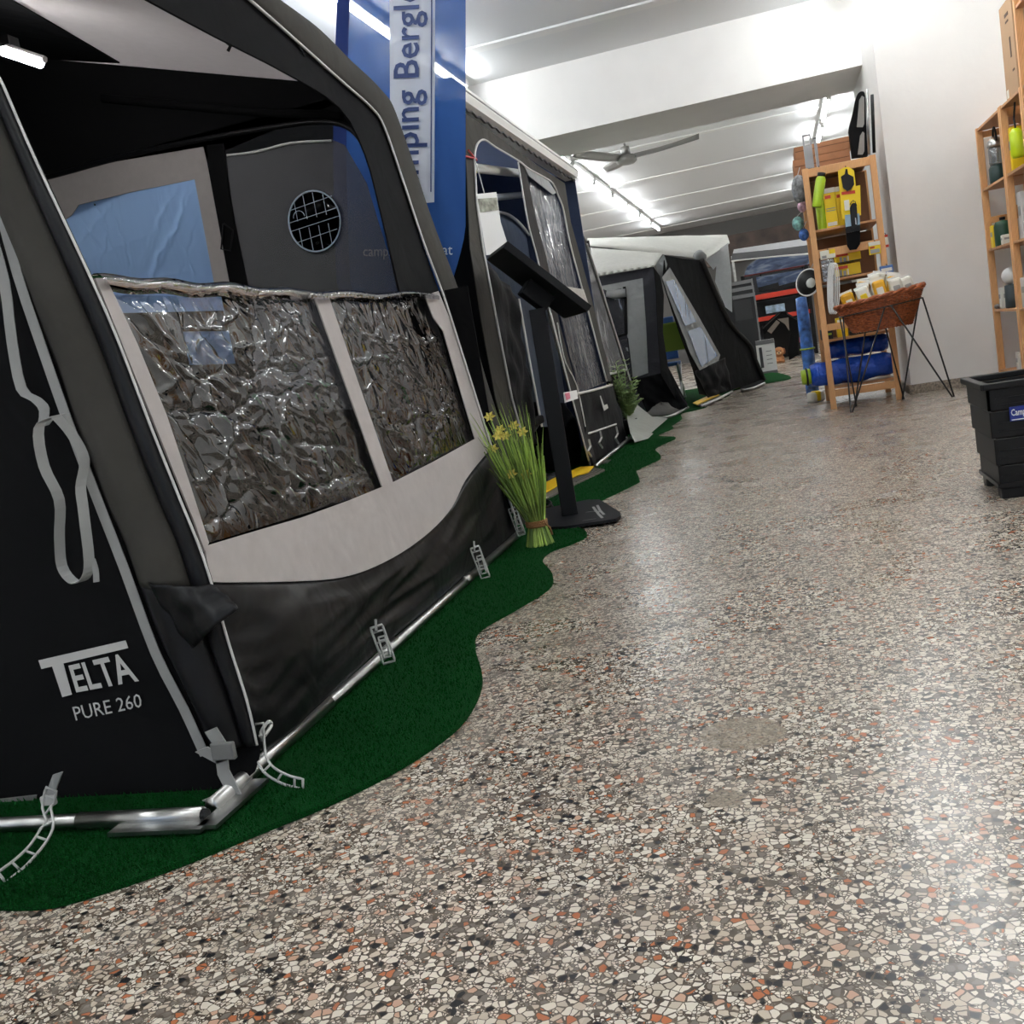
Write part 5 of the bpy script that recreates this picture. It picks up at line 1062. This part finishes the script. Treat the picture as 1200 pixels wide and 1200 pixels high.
# left flank: tall blue roll, hanging nets and round dish
c, s = upright(949, 960, 345, 440, 8.75, .1)
tr2 = thing('tarpaulin_roll', 'tall mottled blue tarpaulin roll standing against the pine unit', 'roll', (.19, 9.32, 0))
MB().lathe([(0, 0), (.05, 0), (.055, .02), (.052, .7), (.045, .89), (.0, .90)], (.19, 9.32, 0), 18).build('roll', mat('mottled_blue', (60, 100, 165), .45, vary=.6, vscale=12), tr2, smooth=True); MB().tube([(.19+.058*math.cos(i*math.pi/8), 9.32+.058*math.sin(i*math.pi/8), .45) for i in range(16)], .008, 6, True).build('strap', M_LIME, tr2)
for i, (x, y, r, col, lab) in enumerate(((937, 222, .075, (120, 122, 124), 'grey pouch hanging high on the flank of the pine unit'), (940, 242, .045, (200, 150, 165), 'pink ball of cord hanging on the flank of the pine unit'), (935, 262, .055, (120, 165, 160), 'turquoise ball hanging on the flank of the pine unit'), (942, 275, .048, (60, 100, 165), 'blue ball hanging lowest on the flank of the pine unit'))):
    c = at(x, y, 8.55); t = thing('hanging_ball' if i else 'hanging_pouch', lab, 'ball' if i else 'pouch', c-V((0, 0, r))); sz = 1.5 if i == 0 else 1
    blob(MB(), c, r, .8, .8, sz).build('body', mat('trinket_%d' % i, col, .6, vary=.4, vscale=30, bump=(40, .6, .01)), t, smooth=True); MB().tube([c+V((0, 0, r*sz)), V((SX0-.0, 8.55, c.z+r*sz+.05))], .003, 5).build('cord', M_PIPE, t)
dsh = thing('round_dish', 'round white-rimmed black dish hanging on the flank of the pine unit', 'dish', at(948, 346, 8.35)); dc_ = at(947.5, 331, 8.35)
MB().lathe([(0, .03), (.06, .025), (.095, 0), (.1, .0), (.1, .008), (.06, .033), (0, .038)], dc_, 28, (-.5, -.8, .2)).build('dish', M_BLACKPL, dsh, smooth=True); MB().tube([dc_+(V((0, 0, 1)).rotation_difference(V((-.5, -.8, .2))) @ V((.1*math.cos(i*math.pi/14), .1*math.sin(i*math.pi/14), .004))) for i in range(28)], .008, 6, True).build('rim', M_WHITE, dsh, smooth=True); blob(MB(), dc_+V((.02, -.045, -.01)), .04, 1, .6, 1).build('hub', mat('pale_foil', (205, 210, 205), .3), dsh, smooth=True); MB().tube([dc_+V((.03, 0, .1)), V((SX0+.02, 8.30, dc_.z+.16))], .004, 5).build('cord', M_PIPE, dsh)

# ================================================================== WICKER BASKET on a wire stand
bc0 = V((.69, 7.86, .555)); 
bk_ = thing('wicker_basket', 'oval brown wicker basket with a braided rim on the wire stand', 'basket', bc0)
k = NT('wicker'); wv = k.n('ShaderNodeTexNoise', Scale=40.0, Detail=3.0); k.l(k.coord((1, 1, 3)), wv.inputs['Vector']); k.l(k.ramp(wv.outputs['Fac'], [(.35, lin((112, 52, 24))), (.65, lin((178, 98, 52)))]), k.b.inputs['Base Color']); k.b.inputs['Roughness'].default_value = .5; M_WICK = k.m
def bas(a, h, out=0): rx, ry = .195+.10*h/.22+out, .145+.075*h/.22+out; return bc0+V((rx*math.cos(a), ry*math.sin(a), h+.03*math.cos(a)*(h/.22)))
wv_ = MB(); NS = 44
for j in range(20):      # woven rods pass alternately before and behind the stakes
    h = .008+j*.0108; wv_.tube([bas(2*math.pi*i/(2*NS), h, .006*math.cos(math.pi*(i/1.0)+j*math.pi)*1.0) for i in range(2*NS)], .0058, 5, True)
wv_.build('weave', M_WICK, bk_, smooth=True)['kind'] = 'stuff'
stk0 = MB()
for i in range(NS): a = 2*math.pi*i/NS; stk0.tube([bas(a, 0), bas(a, .11), bas(a, .22)], .0045, 5)
stk0.build('stakes', M_WICK, bk_)['kind'] = 'stuff'
for s in (0, math.pi): MB().tube([bas(2*math.pi*i/80, .228+.009*math.sin(i*.785+s), .009*math.cos(i*.785+s)) for i in range(80)], .012, 6, True).build('braided_rim', M_WICK, bk_, smooth=True)
MB().prism([bas(2*math.pi*i/30, .004) for i in range(30)], (0, 0, .008)).build('bottom', M_WICK, bk_)
st = thing('wire_stand', 'black wire stand with hairpin legs under the wicker basket', 'stand', (.70, 7.86, 0)); M_WIRE = mat('black_wire', (20, 22, 22), .4)
zr = .62
feet = [(W1(PZ(.006), 998, 483), (3.55, 4.75)), (W1(PZ(.006), 1117, 465), (4.9, 6.2)), (V((.80, 8.12, .006)), (.3, 1.5)), (V((.46, 8.10, .006)), (1.8, 2.9))]
for f, (a0, a1) in feet:
    A, B = bas(a0, .15, .022), bas(a1, .15, .022)
    MB().tube([A, f+V((-.006, 0, .0)), f+V((.006, 0, 0)), B], .006, 7).build('leg', M_WIRE, st, smooth=True)
MB().tube([bas(2*math.pi*i/40, .15, .022) for i in range(40)], .005, 6, True).build('ring', M_WIRE, st, smooth=True)
pkm = [(M_PALE, M_YELLOW), (M_PALE, M_GREYP), (mat('amber_pack', (214, 160, 20), .45), M_PALE)]
descr = ['white package with a yellow label', 'white package with a grey label', 'amber package with a white label']
wher = ['by the left end of the wicker basket', 'standing tall in the middle of the wicker basket', 'lying in the heap in the wicker basket', 'near the right end of the wicker basket', 'against the front rim of the wicker basket', 'at the back of the wicker basket']
pack_spots = []; rb_ = random.Random(5)
for iy, dy in enumerate((.10, .0, -.10)):
    for ix, dx in enumerate((-.205, -.103, .0, .103, .205)):
        if abs(dx) > .2 and abs(dy) > .09: continue
        wh = 5 if dy > .05 else 4 if dy < -.05 else 0 if dx < -.05 else 3 if dx > .05 else 1
        pack_spots.append((dx+rb_.uniform(-.008, .008), dy, .215+.075*(1-abs(dx)/.25)*(1 if dy > -.05 else .55)+(.02 if dy > .05 else 0), rb_.uniform(-.15, .15), rb_.uniform(-.3, .3), (ix*2+iy*2) % 3 if wh != 1 else 0, wh))
seen = {}
for (dx, dy, dz, rz, ry, kd, wh) in pack_spots:
    c = bc0+V((dx, dy, dz+.1*dx)); Rr = Matrix.Rotation(rz, 3, 'Z') @ Matrix.Rotation(ry, 3, 'Y')
    t = thing('food_package', descr[kd]+' '+wher[wh], 'package', c); t['group'] = 'packages heaped in the basket'
    hz = .17 if wh != 1 else .20
    pk_ = MB().box(c, (.088, .06, hz), Rr).build('pack', pkm[kd][0], t, bev=.018); MB().box(c, (.06, .064, hz*.5), Rr).build('label_print', pkm[kd][1], pk_, bev=.012); MB().box(c+Rr @ V((0, 0, hz*.52)), (.09, .008, hz*.12), Rr).build('seal', M_WHITE, t)

# ================================================================== RIGHT-HAND PINE SHELVES along the wall
RX0, RX1 = 1.53, 1.86
def pine_bay(label, y0, y1, h, zs, near=True):
    t = thing('pine_wall_shelf', label, 'shelf unit', ((RX0+RX1)/2, (y0+y1)/2, 0))
    for yy in ((y0, y1) if near else (y1,)):
        for xx in (RX0+.022, RX1-.022): MB().box((xx, yy, h/2), (.044, .040, h)).build('post', M_PINE, t, bev=.003)
        for zz in (.06, .62, 1.2, h-.05): MB().box(((RX0+RX1)/2, yy, zz), (RX1-RX0-.09, .018, .045)).build('rung', M_PINE, t)
    for zz in zs: MB().box(((RX0+RX1)/2, (y0+y1)/2, zz), (RX1-RX0-.01, abs(y1-y0)-.042, .018)).build('shelf_board', M_PINE2, t, bev=.002)
    return t
BZR = (.09, .54, .985, 1.42, 1.85)
pine_bay('open pine wall shelf in the corner against the white pier', 7.655, 8.46, 1.865, BZR)
pine_bay('narrower open pine wall shelf between the corner one and the tall one', 7.03, 7.61, 1.865, BZR, near=True)
pine_bay('tall open pine wall shelf rising above the others', 6.2, 6.98, 2.6, BZR+(2.3, 2.58), near=True)
def on_shelf(y, z, dx=.12): return V((RX0+dx, y, z+.009))
p = on_shelf(8.22, 1.42, .075); ln = thing('camping_lantern', 'dark green camping lantern with a black handle on the top pine board', 'lantern', p)
MB().lathe([(0, 0), (.055, 0), (.06, .02), (.058, .11), (.045, .13)], p, 20).build('base', mat('dark_green_enamel', (24, 50, 46), .4), ln, smooth=True); MB().lathe([(.045, .13), (.05, .15), (.05, .24), (.042, .26)], p, 20).build('globe', vinyl('lantern_glass', (200, 215, 215), scale=3, strength=.1, base=.15, edge=.5, milk=.3), ln, smooth=True); MB().lathe([(.055, .255), (.06, .265), (.05, .30), (.02, .325), (0, .33)], p, 20).build('hood', M_STEEL, ln, smooth=True)
MB().tube([p+V((0, .055*math.cos(i*math.pi/10), .29+.10*math.sin(i*math.pi/10))) for i in range(11)], .007, 6).build('handle', M_BLACKPL, ln, smooth=True)
for (y, z, dx, sz, m, nm, lab, cat) in (
    (7.55, 1.42, .09, (.12, .05, .28), M_YELLOW, 'yellow_carton', 'slim yellow carton on the top board of the narrower pine shelf', 'box'),
    (7.30, 1.42, .16, (.14, .1, .34), M_PALE, 'pale_carton', 'pale carton behind the hanging lime lamp', 'box'),
    (8.36, .985, .07, (.10, .09, .16), M_YELLOW, 'yellow_carton', 'yellow carton on the second pine board of the corner shelf', 'box'),
    (8.08, .985, .06, (.06, .06, .07), M_PALE, 'pale_carton', 'little white carton beside the green tin', 'box'),
    (8.25, .54, .065, (.10, .075, .15), M_PALE, 'white_carton', 'white carton beside the round white lamp', 'box'),
    (7.95, .09, .07, (.08, .08, .14), M_PALE, 'white_carton', 'tall white carton on the lowest pine board', 'box'),
    (7.50, .54, .12, (.2, .16, .2), mat('frosted_tub', (200, 196, 190), .4), 'plastic_tub', 'frosted plastic tub on the narrower pine shelf', 'tub'),
    (7.50, .985, .09, (.1, .1, .30), mat('white_grey_pack', (196, 196, 194), .5), 'tall_pack', 'tall grey-white pack on the narrower pine shelf', 'package')):
    b = on_shelf(y, z, dx); t = thing(nm, lab, cat, b); MB().box(b+V((0, 0, sz[2]/2)), sz).build('carton', m, t, bev=.006); MB().box(b+V((-sz[0]/2-.001, 0, sz[2]*.6)), (.002, sz[1]*.6, sz[2]*.2)).build('print', M_GREYP, t); MB().box(b+V((0, -sz[1]/2-.001, sz[2]*.6)), (sz[0]*.6, .002, sz[2]*.2)).build('print', M_GREYP, t)
b = on_shelf(8.22, .985, .075); tn = thing('green_tin', 'dark green round tin on the second pine board', 'tin', b); MB().lathe([(0, 0), (.06, 0), (.062, .01), (.062, .14), (.05, .17), (0, .18)], b, 20).build('body', mat('bottle_green', (26, 66, 44), .4), tn, smooth=True); MB().lathe([(.0, .18), (.02, .18), (.02, .2), (0, .2)], b, 12).build('knob', M_BLACKPL, tn)
b = on_shelf(8.11, .54, .075); rl_ = thing('round_lamp', 'round white camping lamp on a dark base', 'lamp', b); MB().lathe([(0, 0), (.05, 0), (.055, .01), (.05, .16), (0, .17)], b, 18).build('base', mat('dark_teal', (50, 62, 66), .5), rl_, smooth=True); blob(MB(), b+V((0, 0, .225)), .065, 1, 1, .95).build('globe', M_WHITE, rl_, smooth=True)
b = on_shelf(8.37, .54, .03); sm = thing('fitting_parts', 'small heap of grey fittings on the third pine board', 'fittings', b)
for i in range(5): blob(MB(), b+V((.02*math.cos(i*2), .03*i-.06, .018)), .02, 1.2, 1, .9).build('fitting', mat('fitting_grey', (110, 104, 98), .5), sm, smooth=True)
b = V((RX0+.04, 7.40, 1.60)); ll = thing('hanging_lamp', 'lime green work lamp hanging from the narrower pine shelf', 'lamp', b)
MB().lathe([(0, -.10), (.03, -.1), (.04, -.08), (.04, .05), (.02, .08), (0, .08)], b, 16).build('body', mat('lime_glow', (190, 215, 20), .4), ll, smooth=True); MB().tube([b+V((0, 0, .08)), b+V((0, .02, .14)), V((RX0+.05, 7.40, 1.84))], .006, 6).build('hook', M_BLACKPL, ll)
b = V((RX0+.06, 7.30, 1.36)); rg = MB().tube([b+V((0, .05*math.cos(i*math.pi/10), .05*math.sin(i*math.pi/10)+.0)) for i in range(20)], .008, 6, True).build('white_ring', M_WHITE, loc=b); tag(rg, 'white plastic ring hanging in the narrower pine shelf', 'ring')
cx = thing('cardboard_box', 'tall flat cardboard box standing on top of the narrower pine shelf', 'box', (1.60, 7.3, 1.865))
bxc = MB().box((1.60, 7.32, 1.866+.28), (.09, .34, .56)).build('carton', mat('tan_carton', (182, 148, 114), .8), cx, bev=.003)
for (dy, dz, w, h) in ((-.02, .48, .10, .02), (-.02, .44, .08, .012), (-.06, .28, .03, .12), (-.09, .14, .05, .012)): MB().box((1.554, 7.32+dy, 1.866+dz), (.002, w, h)).build('print', mat('brown_ink', (86, 62, 46), .7), bxc)
MB().box((1.554, 7.44, 1.90), (.002, .05, .05)).build('label_sticker', M_PALE, bxc)

# ================================================================== BLACK FOLDING CRATE
ck = thing('folding_crate', 'black stepped plastic crate with a blue label standing on open floor', 'crate', (.94, 4.06, 0))
CX0, CX1, CY0, CY1, CH = .645, 1.235, 3.845, 4.245, .415
MB().box(((CX0+CX1)/2, (CY0+CY1)/2, .05), (CX1-CX0-.03, CY1-CY0-.03, .015)).build('bottom', M_BLACKPL, ck)
zz = .035
for i, (hh, ins) in enumerate(((.085, .022), (.095, .015), (.095, .008), (.078, .003))):
    for (c, s) in ((((CX0+CX1)/2, CY0+ins+.006), (CX1-CX0-2*ins, .012)), (((CX0+CX1)/2, CY1-ins-.006), (CX1-CX0-2*ins, .012)), ((CX0+ins+.006, (CY0+CY1)/2), (.012, CY1-CY0-2*ins)), ((CX1-ins-.006, (CY0+CY1)/2), (.012, CY1-CY0-2*ins))):
        MB().box((c[0], c[1], zz+hh/2), (s[0], s[1], hh-.004)).build('side_wall', M_BLACKPL, ck, bev=.002)
    for r in range(2): MB().box(((CX0+CX0+.17)/2+.02, CY0+ins-.002, zz+hh*(.25+.3*r)), (.15, .006, .004)).build('rib', M_BLACKPL, ck)
    zz += hh+.002
for (c, s) in ((((CX0+CX1)/2, CY0), (CX1-CX0+.02, .03)), (((CX0+CX1)/2, CY1), (CX1-CX0+.02, .03)), ((CX0, (CY0+CY1)/2), (.03, CY1-CY0+.02)), ((CX1, (CY0+CY1)/2), (.03, CY1-CY0+.02))):
    MB().box((c[0], c[1], CH-.011), (s[0], s[1], .022)).build('rim', M_BLACKPL, ck, bev=.004)
for xx in (CX0+.07, CX1-.07):
    for yy in (CY0+.06, CY1-.06): MB().box((xx, yy, .02), (.09, .07, .04)).build('foot', M_BLACKPL, ck, bev=.005)
la, lb_ = at(1184, 494, CY0), at(1184, 477, CY0); lw_ = .27
lab = MB().box((la.x+lw_/2, CY0+.002, (la.z+lb_.z)/2), (lw_, .012, abs(lb_.z-la.z))).build('label_plate', mat('blue_label', (16, 40, 130), .4), ck, label='blue label with white lettering')
tx0, tx1, tz0, tz1 = la.x+.004, la.x+.135, min(la.z, lb_.z)+.018, max(la.z, lb_.z)-.008
text_mesh('Camping Bergler', (tx0, CY0-.0055, tz0-.006), (tx1, CY0-.0055, tz0-.006), (tx0, CY0-.0055, tz1), (tx1, CY0-.0055, tz1), M_WHITE, lab, bold=.015)
MB().box(((tx0+tx1)/2, CY0-.005, tz0-.013), (tx1-tx0, .002, .003)).build('label_line', M_WHITE, lab)
